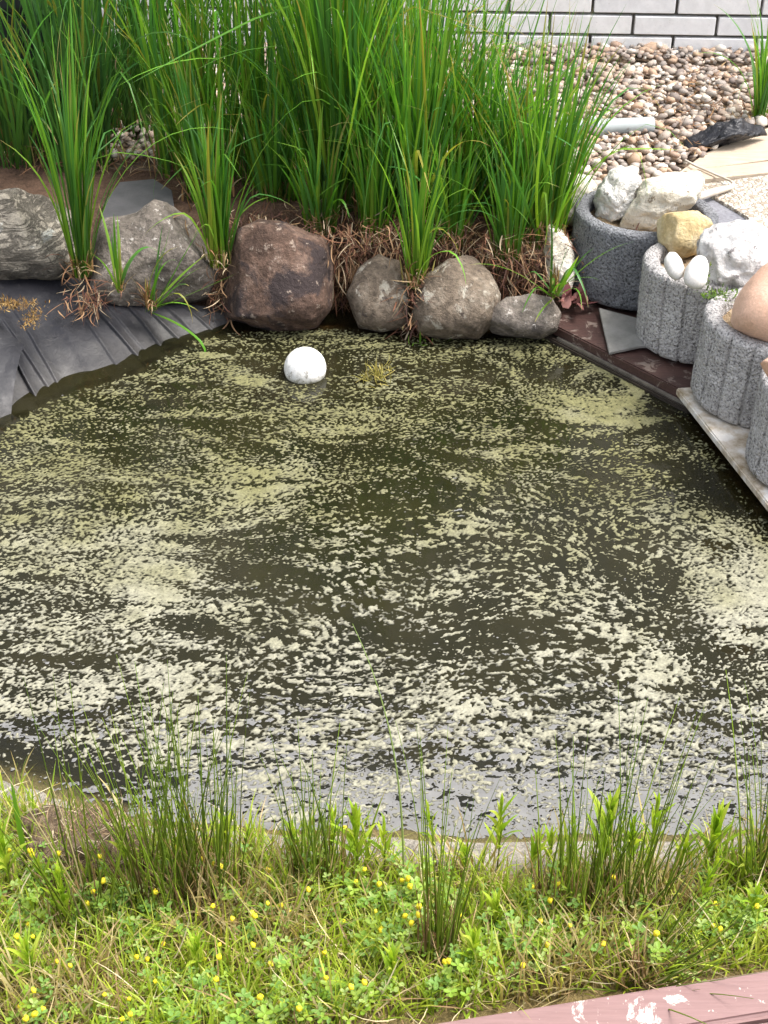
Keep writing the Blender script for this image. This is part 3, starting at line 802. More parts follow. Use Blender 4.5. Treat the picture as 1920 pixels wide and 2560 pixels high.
# tan boards and exposed aggregate slab at the right edge
MW_TAN = mat_wood('weathered_tan_board', (0.42, 0.33, 0.235), (0.58, 0.48, 0.37), 0.8, (0.13, 0.08, 0.05), 0.66, R(-20))
plate('weathered_board', 'weathered tan board next to the black plastic bag', [(1700, 424), (1762, 381), (1925, 318), (2150, 240), (2150, 330), (1925, 395)], 0.205, 0.02, MW_TAN, 'board', (R(1), 0), 'tan boards at the right edge', 0.002)
plate('weathered_board', 'narrow tan board between the wider board and the pebbled slab', [(1712, 430), (1925, 402), (2150, 345), (2150, 380), (1925, 430), (1742, 452)], 0.203, 0.02, MW_TAN, 'board', (0, R(1)), 'tan boards at the right edge', 0.002)
k = NB('exposed_aggregate')
vo = k.voro(85)
c = k.ramp(k.n('SeparateColor', Color=vo.outputs['Color']).outputs[0], [(0.0, (0.30, 0.25, 0.19)), (0.4, (0.52, 0.46, 0.38)), (1.0, (0.72, 0.68, 0.60))])
e = k.voro(85, 'DISTANCE_TO_EDGE').outputs['Distance']
c = k.mix(k.ramp(e, [(0.03, 1.0), (0.12, 0.0)]), c, (0.26, 0.21, 0.16))
M_AGG = k.done(c, 0.85, k.bump(k.ramp(e, [(0.0, 0.0), (0.3, 1.0)]), 0.7, 0.006))
plate('paving_slab', 'pebbled exposed aggregate paving slab at the right edge', [(1735, 462), (1925, 436), (2200, 392), (2200, 640), (1980, 640), (1860, 535), (1800, 500)], 0.200, 0.03, M_AGG, 'paving slab')

# ------------------------------------------------------------------ floating ball
k = NB('weathered_white_ball')
n1 = k.noise(28, 6, 0.75)
c = k.ramp(n1, [(0.30, (0.52, 0.50, 0.46)), (0.45, (0.78, 0.76, 0.73)), (0.6, (0.82, 0.81, 0.79))])
c = k.mix(k.ramp(k.noise(85, 4, 0.8), [(0.55, 0.0), (0.62, 0.8)]), c, (0.22, 0.20, 0.16))
zz = k.n('SeparateXYZ', Vector=k.obj()).outputs['Z']
c = k.mix(k.ramp(k.math('ADD', zz, k.math('MULTIPLY', n1, 0.02)), [(0.0, 0.0), (1.0, 0.0)]), c, (0.2, 0.2, 0.08))
c = k.mix(k.ramp(k.math('MULTIPLY', k.math('ADD', zz, 0.04), 20.0), [(0.25, 1.0), (0.75, 0.0)]), c, (0.27, 0.25, 0.12))
M_BALL = k.done(c, 0.7, k.bump(k.noise(120, 5, 0.7), 0.35, 0.004))
sv, sf = ICO[5]
bvv = sv * BALL_R * (1 + 0.012 * fbm(sv, 6, 3, 2))[:, None]
ball = ob('floating_ball', make_mesh('floating_ball', bvv, tris=sf, mat=M_BALL), loc=(BALL[0], BALL[1], 0.016))
tag(ball, 'white speckled ball floating on the pond', 'ball')

# ------------------------------------------------------------------ pond liner on the left
k = NB('pond_liner')
pos = k.n('NewGeometry').outputs['Position']
zz = k.n('SeparateXYZ', Vector=pos).outputs['Z']
n1 = k.noise(16, 6, 0.7)
res = k.ramp(k.math('ADD', k.math('MULTIPLY', zz, 9.0), k.math('MULTIPLY', n1, 0.9)), [(0.38, 1.0), (0.8, 0.0)])
c = k.mix(k.math('MULTIPLY', res, 0.6), (0.010, 0.010, 0.014), (0.075, 0.07, 0.066))
c = k.mix(k.ramp(k.noise(60, 4, 0.75), [(0.58, 0.0), (0.75, 0.3)]), c, (0.11, 0.10, 0.09))
M_LINER = k.done(c, k.ramp(n1, [(0.3, 0.42), (0.7, 0.7)]), k.bump(k.noise(38, 6, 0.7, 0.8), 0.35, 0.006), spec=0.45)
def liner_sheet(top, bot, folds, lift, nu=360, nv=80, seed=0, amp=1.0):
    top = np.array(top); bot = np.array(bot)
    s = np.linspace(0, 1, nu); t = np.linspace(0, 1, nv)
    def along(c_):
        d = np.concatenate([[0], np.cumsum(np.linalg.norm(np.diff(c_, axis=0), axis=1))]); d /= d[-1]
        return np.stack([np.interp(s, d, c_[:, i]) for i in range(3)], -1)
    A, B = along(top), along(bot)
    V = A[None] * (1 - t)[:, None, None] + B[None] * t[:, None, None]
    V[..., 2] += 0.018 * np.sin(t * math.pi)[:, None] * 1.0
    h = np.zeros((nv, nu))
    for f0, slope, wd, ht in folds:                # a fold that runs down the slope
        x = (s[None] - f0 - slope * (t[:, None] - 0.5)) / wd
        x = x + 0.25 * fbm(np.stack([t * 3, t * 0 + f0 * 9, t * 0], -1), 1, 2, seed)[:, None]
        h += ht * np.where(x < 0, np.exp(-(x / 0.16) ** 2), np.exp(-np.abs(x / 1.1) ** 1.3)) * (0.35 + 0.65 * smooth(0.0, 0.5, t)[:, None])
    S, TT = np.meshgrid(s, t)
    h += 0.004 * fbm(np.stack([S * 6, TT * 2, S * 0], -1).reshape(-1, 3), 1, 3, seed).reshape(h.shape)
    V[..., 2] += h * amp + lift
    V[..., 1] -= h * 0.5 * amp
    idx = np.arange(nu * nv).reshape(nv, nu)
    q = np.stack([idx[:-1, :-1], idx[:-1, 1:], idx[1:, 1:], idx[1:, :-1]], -1).reshape(-1, 4)
    return V, q
ln = empty('pond_liner', P(200, 900, 0))
tag(ln, 'black rubber pond liner in folds on the left bank', 'pond liner')
org = P(200, 900, 0)
top = [P(-420, 900, 0.13), P(-160, 790, 0.12), P(0, 700, 0.11), P(170, 690, 0.095), P(300, 735, 0.055), P(400, 750, 0.042), P(520, 768, 0.028), P(620, 790, 0.0)]
bot = [P(-300, 1400, -0.05), P(-100, 1190, -0.05), P(30, 1110, -0.045), P(180, 1030, -0.045), P(340, 985, -0.045), P(440, 925, -0.045), P(560, 880, -0.05), P(640, 850, -0.06)]
V, q = liner_sheet(top, bot, [(0.27, 0.10, 0.05, 0.006), (0.335, 0.12, 0.016, 0.010), (0.395, 0.07, 0.06, 0.005), (0.43, 0.10, 0.014, 0.012), (0.56, 0.09, 0.09, 0.004), (0.665, 0.13, 0.012, 0.009), (0.70, 0.11, 0.03, 0.004), (0.745, 0.08, 0.010, 0.008), (0.84, 0.08, 0.03, 0.005), (0.30, 0.11, 0.012, 0.006), (0.365, 0.10, 0.012, 0.006), (0.46, 0.12, 0.018, 0.006), (0.49, 0.09, 0.010, 0.005), (0.615, 0.10, 0.012, 0.004), (0.79, 0.10, 0.010, 0.006), (0.88, 0.08, 0.010, 0.005)], 0.0, seed=2)
ob('sheet', make_mesh('sheet', V - org, q, mat=M_LINER), ln)
V, q = liner_sheet([P(-420, 870, 0.14), P(-160, 810, 0.132), P(-20, 800, 0.108), P(60, 868, 0.075)], [P(-330, 1390, -0.02), P(-120, 1150, -0.02), P(0, 1078, -0.02), P(26, 1066, -0.02)],
                   [(0.5, 0.05, 0.05, 0.004), (0.8, 0.05, 0.04, 0.004)], 0.006, 120, 60, 4)
ob('overlap_flap', make_mesh('overlap_flap', V - org, q, mat=M_LINER), ln)

# ------------------------------------------------------------------ gravel by the wall
k = NB('river_pebble')
c = k.attr('col')
c = k.mix(0.5, c, k.ramp(k.noise(70, 4, 0.7), [(0.3, 0.55), (0.65, 1.1)]), 'MULTIPLY')
M_PEB = k.done(c, 0.7, k.bump(k.noise(150, 3, 0.6), 0.15, 0.003), spec=0.3)
PCOL = [(0.33, 0.27, 0.22), (0.25, 0.20, 0.165), (0.40, 0.30, 0.23), (0.46, 0.38, 0.30), (0.56, 0.50, 0.43), (0.30, 0.20, 0.14), (0.18, 0.14, 0.12), (0.40, 0.27, 0.18), (0.34, 0.29, 0.25), (0.27, 0.23, 0.20), (0.37, 0.28, 0.22), (0.60, 0.54, 0.46)]
PCOL = [tuple(min(0.7, c_ * 1.12 + 0.03) for c_ in p_) for p_ in PCOL]
pv, pf = ICO[1]
pv2, pf2 = ICO[2]
def peb_shape(seed, v0):
    rs = np.random.default_rng(seed)
    p = v0 * (1 + 0.22 * fbm(v0, 1.1, 2, seed))[:, None]
    return p * np.array([1.0, rs.uniform(0.62, 0.95), rs.uniform(0.4, 0.62)])
peb_me = []
for i in range(24):
    s_ = peb_shape(300 + i, pv)
    peb_me.append(make_mesh('pebble', s_, tris=pf, cols=np.tile(PCOL[i % 12], (len(s_), 1)), mat=M_PEB))
bedq = [(-0.75, 3.42), (1.6, 3.30), (2.0, 4.60), (-0.75, 4.60)]
gb = ob('gravel_bed', prism('gravel_bed', bedq, 0.10, 0.192, M_GROUND, 0.0), loc=(0, 0, 0))
gb.data.color_attributes.new('col', 'FLOAT_COLOR', 'POINT')
gb.data.attributes['col'].data.foreach_set('color', np.tile(np.array([0.23, 0.17, 0.12, 1], np.float32), len(gb.data.vertices)))
tag(gb, kind='structure')
cand = []
rs = np.random.default_rng(77)
def gravel(x0, x1, y0, y1, step, s0, s1):
    for y in np.arange(y0, y1, step * 0.8):
        for x in np.arange(x0, x1, step):
            cand.append((x + rs.uniform(-.6, .6) * step, y + rs.uniform(-.6, .6) * step, rs.uniform(s0, s1) * (1.45 if rs.random() < 0.14 else 1.0)))
gravel(-0.7, 1.6, 3.45, 4.42, 0.020, 0.008, 0.0155)
gravel(0.28, 0.85, 3.22, 3.5, 0.021, 0.008, 0.016)
gravel(-0.55, 0.05, 3.5, 4.35, 0.03, 0.010, 0.018)
def hidden(x, y):
    u, v = project(x, y, 0.2)
    if u > 1690 and 315 < v < 640 and v > 424 - (u - 1690) * 0.47: return True
    return False
cand = [c_ for c_ in cand if not hidden(c_[0], c_[1])]
inview = [i for i, c_ in enumerate(cand) if 1330 < project(c_[0], c_[1], 0.2)[0] < 1915]
inview.sort(key=lambda i: -cand[i][2])
single = set(inview[:300])
pvv, pff, pcc, off = [], [], [], 0
for i, (x, y, s_) in enumerate(cand):
    rz, rx, ry = rs.uniform(0, 6.28), rs.normal(0, 0.25), rs.normal(0, 0.25)
    z = 0.194 + s_ * 0.25 + 0.010 * (fbm(np.array([[x, y, 0]]), 4, 2, 3)[0] + 0.5) + (rs.uniform(0.0, 0.014))
    if y > 4.25: z += 0.012
    k_ = rs.integers(0, 24)
    if i in single:
        o = ob('pebble', peb_me[k_], gb, (x, y, z + 0.006)); o.rotation_euler = (rx, ry, rz); o.scale = (s_, s_, s_)
    else:
        mtx = np.array((Matrix.Rotation(rz, 3, 'Z') @ Matrix.Rotation(ry, 3, 'Y') @ Matrix.Rotation(rx, 3, 'X')))
        vv = np.array([v_.co[:] for v_ in peb_me[k_].vertices]) if False else PV[k_] if 'PV' in globals() else None
        if vv is None:
            PV = []
            for m_ in peb_me:
                arr = np.empty(len(m_.vertices) * 3, np.float32); m_.vertices.foreach_get('co', arr); PV.append(arr.reshape(-1, 3))
            vv = PV[k_]
        pvv.append((vv * s_) @ mtx.T + np.array([x, y, z])); pff.append(pf + off); off += len(vv)
        pcc.append(np.tile(np.array(PCOL[k_ % 12]) * rs.uniform(0.75, 1.15), (len(vv), 1)))
o = ob('small_pebbles', make_mesh('small_pebbles', np.concatenate(pvv), tris=np.concatenate(pff), cols=np.concatenate(pcc), mat=M_PEB), gb)
o['kind'] = 'stuff'
# a few larger stones lying against the wall
for u, v, s_, kk, lab in [(1425, 128, 0.030, 6, 'dark brown stone against the white wall'), (1618, 118, 0.034, 7, 'reddish brown upright stone at the foot of the wall'), (1650, 126, 0.026, 2, 'tan rounded stone beside the reddish one at the wall')]:
    p = P(u, v + 8, 0.20)
    s2 = peb_shape(500 + kk, pv2); s2 = s2 * np.array([1, 1, 1.7])
    o = ob('stone', make_mesh('stone', s2 * s_, tris=pf2, cols=np.tile(PCOL[kk], (len(s2), 1)), mat=M_PEB), loc=(p[0], min(p[1], 4.38), 0.215))
    tag(o, lab, 'stone', 'stones at the foot of the wall')

# ------------------------------------------------------------------ grey pipe with torn wrapping, black bag, bent rod
k = NB('grey_pvc')
M_PVC = k.done(k.ramp(k.noise(12, 4, 0.6), [(0.3, (0.30, 0.33, 0.33)), (0.7, (0.42, 0.45, 0.45))]), 0.45, k.bump(k.noise(80, 3, 0.6), 0.1, 0.002))
k = NB('torn_foil')
M_FOIL = k.done(k.ramp(k.noise(40, 5, 0.7), [(0.35, (0.16, 0.18, 0.17)), (0.55, (0.60, 0.64, 0.64)), (0.7, (0.8, 0.82, 0.82))]), 0.3, k.bump(k.noise(60, 5, 0.7), 0.8, 0.006))
def tube_mesh(name, pts, rad, mat, seg=16, wob=0.0, cap=True, seed=0):
    pts = [Vector(p) for p in pts]; V, n = [], len(pts)
    for i, p in enumerate(pts):
        d = (pts[min(i + 1, n - 1)] - pts[max(i - 1, 0)]).normalized()
        s_ = d.cross(Vector((0, 0, 1)));
        if s_.length < 1e-4: s_ = Vector((1, 0, 0))
        s_.normalize(); u_ = s_.cross(d)
        r_ = rad[i] if isinstance(rad, (list, tuple)) else rad
        for j in range(seg):
            a_ = 2 * math.pi * j / seg
            V.append(p + (s_ * math.cos(a_) + u_ * math.sin(a_)) * r_)
    V = np.array([v_[:] for v_ in V])
    if wob:
        c_ = np.repeat(np.array([p[:] for p in pts]), seg, 0)
        V = V + (V - c_) * (wob * fbm(V, 45, 3, seed))[:, None]
    q = []
    for i in range(n - 1):
        for j in range(seg): q.append((i * seg + j, i * seg + (j + 1) % seg, (i + 1) * seg + (j + 1) % seg, (i + 1) * seg + j))
    t_ = []
    if cap:
        for e_ in (0, n - 1):
            for j in range(1, seg - 1): t_.append((e_ * seg, e_ * seg + j, e_ * seg + j + 1))
    return make_mesh(name, V, q, t_ or None, mat=mat)
pa, pb = P(1365, 325, 0.228), P(1632, 312, 0.228)
pp = [pa + (pb - pa) * t_ for t_ in np.linspace(0, 1, 12)]
pipe = empty('drain_pipe', pa); tag(pipe, 'short grey plastic pipe lying on the gravel with torn foil wrapping', 'pipe')
ob('pipe_tube', tube_mesh('pipe_tube', [p - pa for p in pp], 0.021, M_PVC, 20), pipe)
wp_ = [pa + (pb - pa) * t_ for t_ in np.linspace(0.0, 0.52, 26)]
ob('wrapping', tube_mesh('wrapping', [p - pa + np.array([0, 0, -0.002]) for p in wp_], [0.027 + 0.008 * math.sin(i * 1.3) for i in range(26)], M_FOIL, 28, 0.5, False, 3), pipe)
k = NB('black_plastic_bag')
M_BAG = k.done((0.014, 0.014, 0.018), 0.3, k.bump(k.noise(45, 5, 0.65, 0.8), 0.6, 0.01))
bo = [(1690, 372), (1700, 358), (1745, 330), (1790, 312), (1850, 302), (1930, 300), (1960, 318), (1925, 326), (1860, 345), (1800, 362), (1740, 378), (1705, 382)]
rock('plastic_bag', 'crumpled black plastic bag between the gravel and the tan board', bo, 3.62, 0.05, M_BAG, 31, 0.10, 0.6, 2, None, 'bag', crag=0.16)
k = NB('pale_rod')
M_ROD = k.done(k.ramp(k.noise(30, 4, 0.6), [(0.3, (0.45, 0.38, 0.30)), (0.7, (0.66, 0.60, 0.52))]), 0.6)
rod_pts = [P(1612, 342, 0.212), P(1660, 372, 0.210), P(1740, 415, 0.212), P(1826, 452, 0.213), P(1834, 459, 0.213), P(1830, 468, 0.213), P(1800, 475, 0.213), P(1745, 492, 0.213), P(1700, 500, 0.212)]
rod = ob('bent_rod', tube_mesh('bent_rod', [p - rod_pts[0] for p in rod_pts], [0.003, 0.003, 0.003, 0.0032, 0.004, 0.005, 0.009, 0.011, 0.011], M_ROD, 8), loc=rod_pts[0])
tag(rod, 'thin pale bent rod lying on the gravel by the boards', 'rod')

# ------------------------------------------------------------------ blades
def blade_batch(base, L, W, az, th0, curl, pw=1.8, seg=7, c0=None, c1=None, fold=0.0, tube=False, prof='grass', wob=0.15, rs=RNG, kink=0.0, tip=0.0):
    """ribbons growing from base (n,3): length L, width W, azimuth az, start tilt th0, extra tilt curl"""
    n = len(base)
    bc = lambda a_: np.broadcast_to(np.asarray(a_, float), (n,)).copy()
    L, W, az, th0, curl = map(bc, (L, W, az, th0, curl))
    s = np.linspace(0, 1, seg + 1)
    th = th0[:, None] + curl[:, None] * s[None] ** pw
    if kink:
        kk = rs.random(n) < kink
        ks = rs.uniform(0.5, 0.85, n)
        th = th + np.where(kk[:, None], smooth(ks[:, None] - 0.06, ks[:, None] + 0.06, s[None]) * rs.uniform(0.6, 1.7, n)[:, None], 0)
    azs = az[:, None] + wob * rs.standard_normal(n)[:, None] * s[None] * 2
    ds = L[:, None] / seg
    dx, dy, dz = np.sin(th) * np.cos(azs) * ds, np.sin(th) * np.sin(azs) * ds, np.cos(th) * ds
    def cum(a_): return np.concatenate([np.zeros((n, 1)), np.cumsum((a_[:, :-1] + a_[:, 1:]) / 2, 1)], 1)
    C = np.stack([base[:, 0:1] + cum(dx), base[:, 1:2] + cum(dy), base[:, 2:3] + cum(dz)], -1)
    if prof == 'grass': wf = np.minimum(1, 0.55 + 2 * s) * (1 - s ** 3) ** 0.8
    elif prof == 'lance': wf = np.sin(np.pi * np.clip(s, 0, 1) ** 0.75) ** 0.8 + 0.03
    else: wf = 1 - 0.75 * s ** 1.5
    wf = np.maximum(wf, 0.04)
    tw = az + math.pi / 2 + rs.normal(0, 0.5, n)
    sd = np.stack([np.cos(tw), np.sin(tw), rs.normal(0, 0.15, n)], -1)
    half = (W[:, None] * wf[None] / 2)[..., None] * sd[:, None, :]
    m = seg + 1
    if tube:
        nrm2 = np.stack([-np.sin(tw), np.cos(tw), np.zeros(n)], -1)
        h2 = (W[:, None] * wf[None] / 2)[..., None] * nrm2[:, None, :]
        V = np.stack([C + half, C - 0.5 * half + 0.866 * h2, C - 0.5 * half - 0.866 * h2], 2); kx = 3
    elif fold:
        mid = C.copy(); off_ = np.stack([-np.sin(tw), np.cos(tw), np.zeros(n)], -1)[:, None, :] * (W[:, None] * wf[None] * fold)[..., None]
        V = np.stack([C + half, mid + off_, C - half], 2); kx = 3
    else:
        V = np.stack([C + half, C - half], 2); kx = 2
    idx = np.arange(n * m * kx).reshape(n, m, kx)
    F_ = []
    pairs = [(0, 1), (1, 2), (2, 0)] if tube else [(i, i + 1) for i in range(kx - 1)]
    for i, j in pairs:
        F_.append(np.stack([idx[:, :-1, i], idx[:, :-1, j], idx[:, 1:, j], idx[:, 1:, i]], -1).reshape(-1, 4))
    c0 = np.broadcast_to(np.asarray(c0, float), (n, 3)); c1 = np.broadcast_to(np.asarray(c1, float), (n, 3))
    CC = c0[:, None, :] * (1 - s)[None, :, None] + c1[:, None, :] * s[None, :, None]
    if tip:                                        # some blades have died back at the tip
        dd_ = (rs.random(n) < tip)[:, None] * smooth(0.78 + 0.15 * rs.random((n, 1)), 1.0, s[None] + 0.02)
        CC = CC * (1 - dd_[..., None]) + np.array([0.42, 0.30, 0.12]) * dd_[..., None]
    CC = np.repeat(CC[:, :, None, :], kx, 2)
    return V.reshape(-1, 3), np.concatenate(F_), CC.reshape(-1, 3)
def join(parts):
    V, Fq, Cc, off = [], [], [], 0
    for v_, f_, c_ in parts:
        V.append(v_); Fq.append(f_ + off); Cc.append(c_); off += len(v_)
    return np.concatenate(V), np.concatenate(Fq), np.concatenate(Cc)
M_SEDGE = mat_leaf('sedge_leaf', 0.48, 0.38, 0.5)
M_STRAW = mat_leaf('dead_straw', 0.15, 0.7, 0.2)
M_GRASS = mat_leaf('meadow_leaf', 0.45, 0.5, 0.35)

def pick(rs, n, cs, var=0.2):
    cs = np.array(cs); c = cs[rs.integers(0, len(cs), n)]
    return c * (1 + rs.normal(0, var, (n, 1)))
def hpick(rs, n, c, var=0.25):
    return np.clip(np.array(c) * (1 + rs.normal(0, var, (n, 1))) * (1 + rs.normal(0, 0.06, (n, 3))), 0.004, 1)

GREEN = [(0.10, 0.29, 0.03), (0.15, 0.36, 0.04), (0.07, 0.22, 0.04), (0.20, 0.40, 0.05), (0.08, 0.25, 0.06)]
BLUEG = [(0.06, 0.19, 0.05), (0.08, 0.24, 0.06), (0.10, 0.27, 0.05), (0.045, 0.14, 0.045)]
def sedge(label, u, v, z, n, Lm, rad, spread, greens, seed, nleaf=10, thatch=70, lean=(0, 0), tlen=0.10, Wm=0.0074, front=0.0):
    rs = np.random.default_rng(seed)
    b0 = P(u, v, z)
    root = empty('sedge_clump', b0)
    tag(root, label, 'grass clump', 'sedge clumps behind the pond')
    def mk(n, Ls, big):
        r_ = rad * np.sqrt(rs.random(n)); a_ = rs.uniform(0, 2 * math.pi, n)
        base = np.stack([r_ * np.cos(a_), r_ * np.sin(a_) * 0.8, -0.01 + 0 * r_], -1)
        dirx = np.cos(a_) * r_ / rad * 0.8 + rs.normal(0, 0.5, n) + lean[0]; diry = np.sin(a_) * r_ / rad * 0.8 + rs.normal(0, 0.5, n) + lean[1]
        az = np.arctan2(diry, dirx)
        th0 = np.abs(rs.normal(0, spread, n)) + 0.15 * np.hypot(*lean)
        cu = np.abs(rs.normal(0.25, 0.30, n)) + (0.7 * rs.random(n) if big else 0)
        L = Ls * rs.uniform(0.55, 1.12, n)
        c1 = pick(rs, n, greens, 0.15); c0 = c1 * np.array([1.25, 0.95, 0.7]) * 0.85
        yl = rs.random(n) < 0.05
        c1 = np.where(yl[:, None], np.array([0.35, 0.30, 0.06]), c1)
        return base, L, rs.uniform(0.6, 1.25, n) * Wm, az, th0, cu, c0, c1
    base, L, W, az, th0, cu, c0, c1 = mk(n, Lm, False)
    V, q, c_ = blade_batch(base, L, W, az, th0, cu, 2.2, 9, c0, c1, fold=0.22, rs=rs, kink=0.10, tip=0.3)
    o = ob('blades', make_mesh('blades', V, q, cols=c_, mat=M_SEDGE), root); o['kind'] = 'stuff'
    if nleaf:
        base, L, W, az, th0, cu, c0, c1 = mk(nleaf, Lm * 0.95, True)
        for i in range(nleaf):
            sl_ = slice(i, i + 1)
            V, q, c_ = blade_batch(base[sl_], L[sl_], W[sl_] * 1.15, az[sl_], th0[sl_] + 0.15, cu[sl_] + 0.5, 1.9, 12, c0[sl_], c1[sl_] * 1.15, fold=0.2, rs=rs, kink=0.3, tip=0.4)
            ob('leaf', make_mesh('leaf', V, q, cols=c_, mat=M_SEDGE), root)
    if thatch:
        m = thatch
        r_ = rad * 1.25 * np.sqrt(rs.random(m)); a_ = rs.uniform(0, 2 * math.pi, m)
        base = np.stack([r_ * np.cos(a_), r_ * np.sin(a_) * 0.8 - front * rs.random(m), 0.0 + rs.uniform(-0.01, 0.03, m)], -1)
        sc_ = pick(rs, m, [(0.42, 0.30, 0.17), (0.30, 0.16, 0.08), (0.20, 0.10, 0.055), (0.50, 0.40, 0.26), (0.15, 0.07, 0.045)], 0.2)
        az = np.where(rs.random(m) < 0.65, rs.normal(-math.pi / 2, 0.7, m), rs.uniform(0, 6.28, m))
        V1 = blade_batch(base, tlen * rs.uniform(0.4, 1.3, m), rs.uniform(0.0015, 0.0042, m), az, rs.uniform(0.1, 1.5, m), rs.normal(0.9, 0.6, m), 1.2, 6, sc_ * 0.8, sc_, wob=0.5, rs=rs)
        # upright brown sheaths at the foot
        m2 = m // 2
        base2 = np.stack([rad * rs.normal(0, 0.6, m2), rad * rs.normal(0, 0.5, m2), 0 * np.arange(m2)], -1)
        sc2 = pick(rs, m2, [(0.28, 0.16, 0.07), (0.36, 0.24, 0.10), (0.2, 0.17, 0.05)], 0.2)
        V2 = blade_batch(base2, tlen * rs.uniform(0.5, 1.2, m2), rs.uniform(0.003, 0.006, m2), rs.uniform(0, 6.28, m2), np.abs(rs.normal(0, 0.25, m2)), 0.2, 1.5, 5, sc2, sc2 * 1.1, rs=rs)
        V, q, c_ = join([V1, V2])
        o = ob('dead_thatch', make_mesh('dead_thatch', V, q, cols=c_, mat=M_STRAW), root); o['kind'] = 'stuff'
    return root
# back rows first
sedge('dark clump of sedge in front of the storage box at the left edge', 40, 400, 0.19, 80, 0.66, 0.08, 0.24, BLUEG, 41, 10, 40)
sedge('tall blue green sedge clump behind the flat lichen boulder', 205, 415, 0.19, 150, 0.74, 0.08, 0.20, BLUEG, 42, 14, 60)
sedge('dense sedge clump behind the slate, arching to the right', 330, 330, 0.19, 170, 0.80, 0.10, 0.30, BLUEG, 43, 12, 50, lean=(0.25, 0))
sedge('upright sedge clump behind the peaked boulder', 470, 425, 0.19, 100, 0.70, 0.08, 0.13, GREEN, 44, 8, 60)
sedge('upright sedge clump behind the red boulder', 620, 440, 0.19, 105, 0.74, 0.09, 0.14, GREEN, 45, 10, 60)
sedge('sedge clump in the back row just left of the tallest clump', 735, 400, 0.19, 90, 0.85, 0.08, 0.16, GREEN, 46, 8, 40)
sedge('tallest and densest sedge clump in the middle of the row', 850, 520, 0.17, 260, 0.92, 0.06, 0.17, GREEN, 47, 16, 100, tlen=0.09, front=0.05)
sedge('sedge clump in the back row right of the tallest clump', 1010, 420, 0.19, 120, 0.70, 0.08, 0.17, GREEN, 48, 10, 60)
sedge('fan shaped sedge clump above the small rounded boulder', 1040, 560, 0.16, 210, 0.62, 0.05, 0.22, GREEN, 49, 10, 80, tlen=0.08, front=0.03)
sedge('thick sedge clump above the domed boulder', 1165, 520, 0.17, 150, 0.55, 0.075, 0.18, GREEN, 50, 10, 100, tlen=0.09, front=0.04)
sedge('sedge clump leaning to the right beside the pale rocks', 1355, 600, 0.15, 150, 0.50, 0.05, 0.18, GREEN, 51, 12, 90, lean=(0.2, 0.1), tlen=0.08, front=0.03)
sedge('low sedge tuft on the bank just behind the red boulder', 700, 500, 0.18, 90, 0.36, 0.05, 0.16, GREEN, 71, 5, 60, tlen=0.07)
sedge('low sedge tuft behind the slate and the peaked boulder', 520, 500, 0.18, 90, 0.40, 0.05, 0.14, GREEN, 72, 5, 60, tlen=0.07)
sedge('low sedge tuft between the tallest and the fan shaped clump', 945, 520, 0.18, 110, 0.42, 0.05, 0.16, GREEN, 73, 6, 60, tlen=0.07)
sedge('low sedge tuft left of the clump beside the pale rocks', 1265, 545, 0.17, 110, 0.42, 0.05, 0.18, GREEN, 74, 6, 60, tlen=0.07)
sedge('short sedge tuft right behind the red boulder corner', 800, 570, 0.165, 60, 0.30, 0.035, 0.16, GREEN, 75, 4, 40, tlen=0.06)
sedge('short sedge tuft right behind the small rounded boulder', 935, 590, 0.16, 70, 0.32, 0.035, 0.16, GREEN, 76, 4, 40, tlen=0.06)
sedge('short sedge tuft on the bank right behind the domed boulder', 1130, 600, 0.155, 70, 0.30, 0.035, 0.18, GREEN, 77, 4, 40, tlen=0.06)
sedge('short sedge tuft behind the low corner stone', 1270, 635, 0.145, 60, 0.30, 0.03, 0.18, GREEN, 78, 4, 40, tlen=0.06)
sedge('narrow sedge tuft growing between the flat and the peaked boulder', 205, 680, 0.13, 60, 0.55, 0.020, 0.07, GREEN, 52, 6, 40, lean=(0.05, 0.1), tlen=0.07, front=0.03)
sedge('narrow sedge tuft growing between the peaked and the red boulder', 548, 655, 0.14, 55, 0.38, 0.020, 0.10, GREEN, 53, 5, 40, tlen=0.06, front=0.03)
sedge('narrow sedge tuft growing between the rounded and the domed boulder', 1040, 705, 0.12, 50, 0.36, 0.020, 0.11, GREEN, 54, 4, 50, tlen=0.06, front=0.03)
sedge('small sedge tuft at the right edge beside the black bag', 1895, 300, 0.20, 34, 0.34, 0.018, 0.16, GREEN, 55, 6, 12, tlen=0.05)
sedge('tiny sedge tuft hanging over the liner by the peaked boulder', 375, 768, 0.075, 9, 0.22, 0.012, 0.55, GREEN, 56, 5, 30, lean=(0.9, -0.5), tlen=0.06)
sedge('short sedge tuft in front of the peaked boulder', 300, 720, 0.13, 5, 0.20, 0.008, 0.2, GREEN, 57, 3, 10, tlen=0.05)
sedge('drooping grass tuft on the corner stone by the red plank', 1385, 730, 0.12, 10, 0.22, 0.012, 0.5, GREEN, 58, 5, 20, lean=(0.2, -0.8), tlen=0.07)

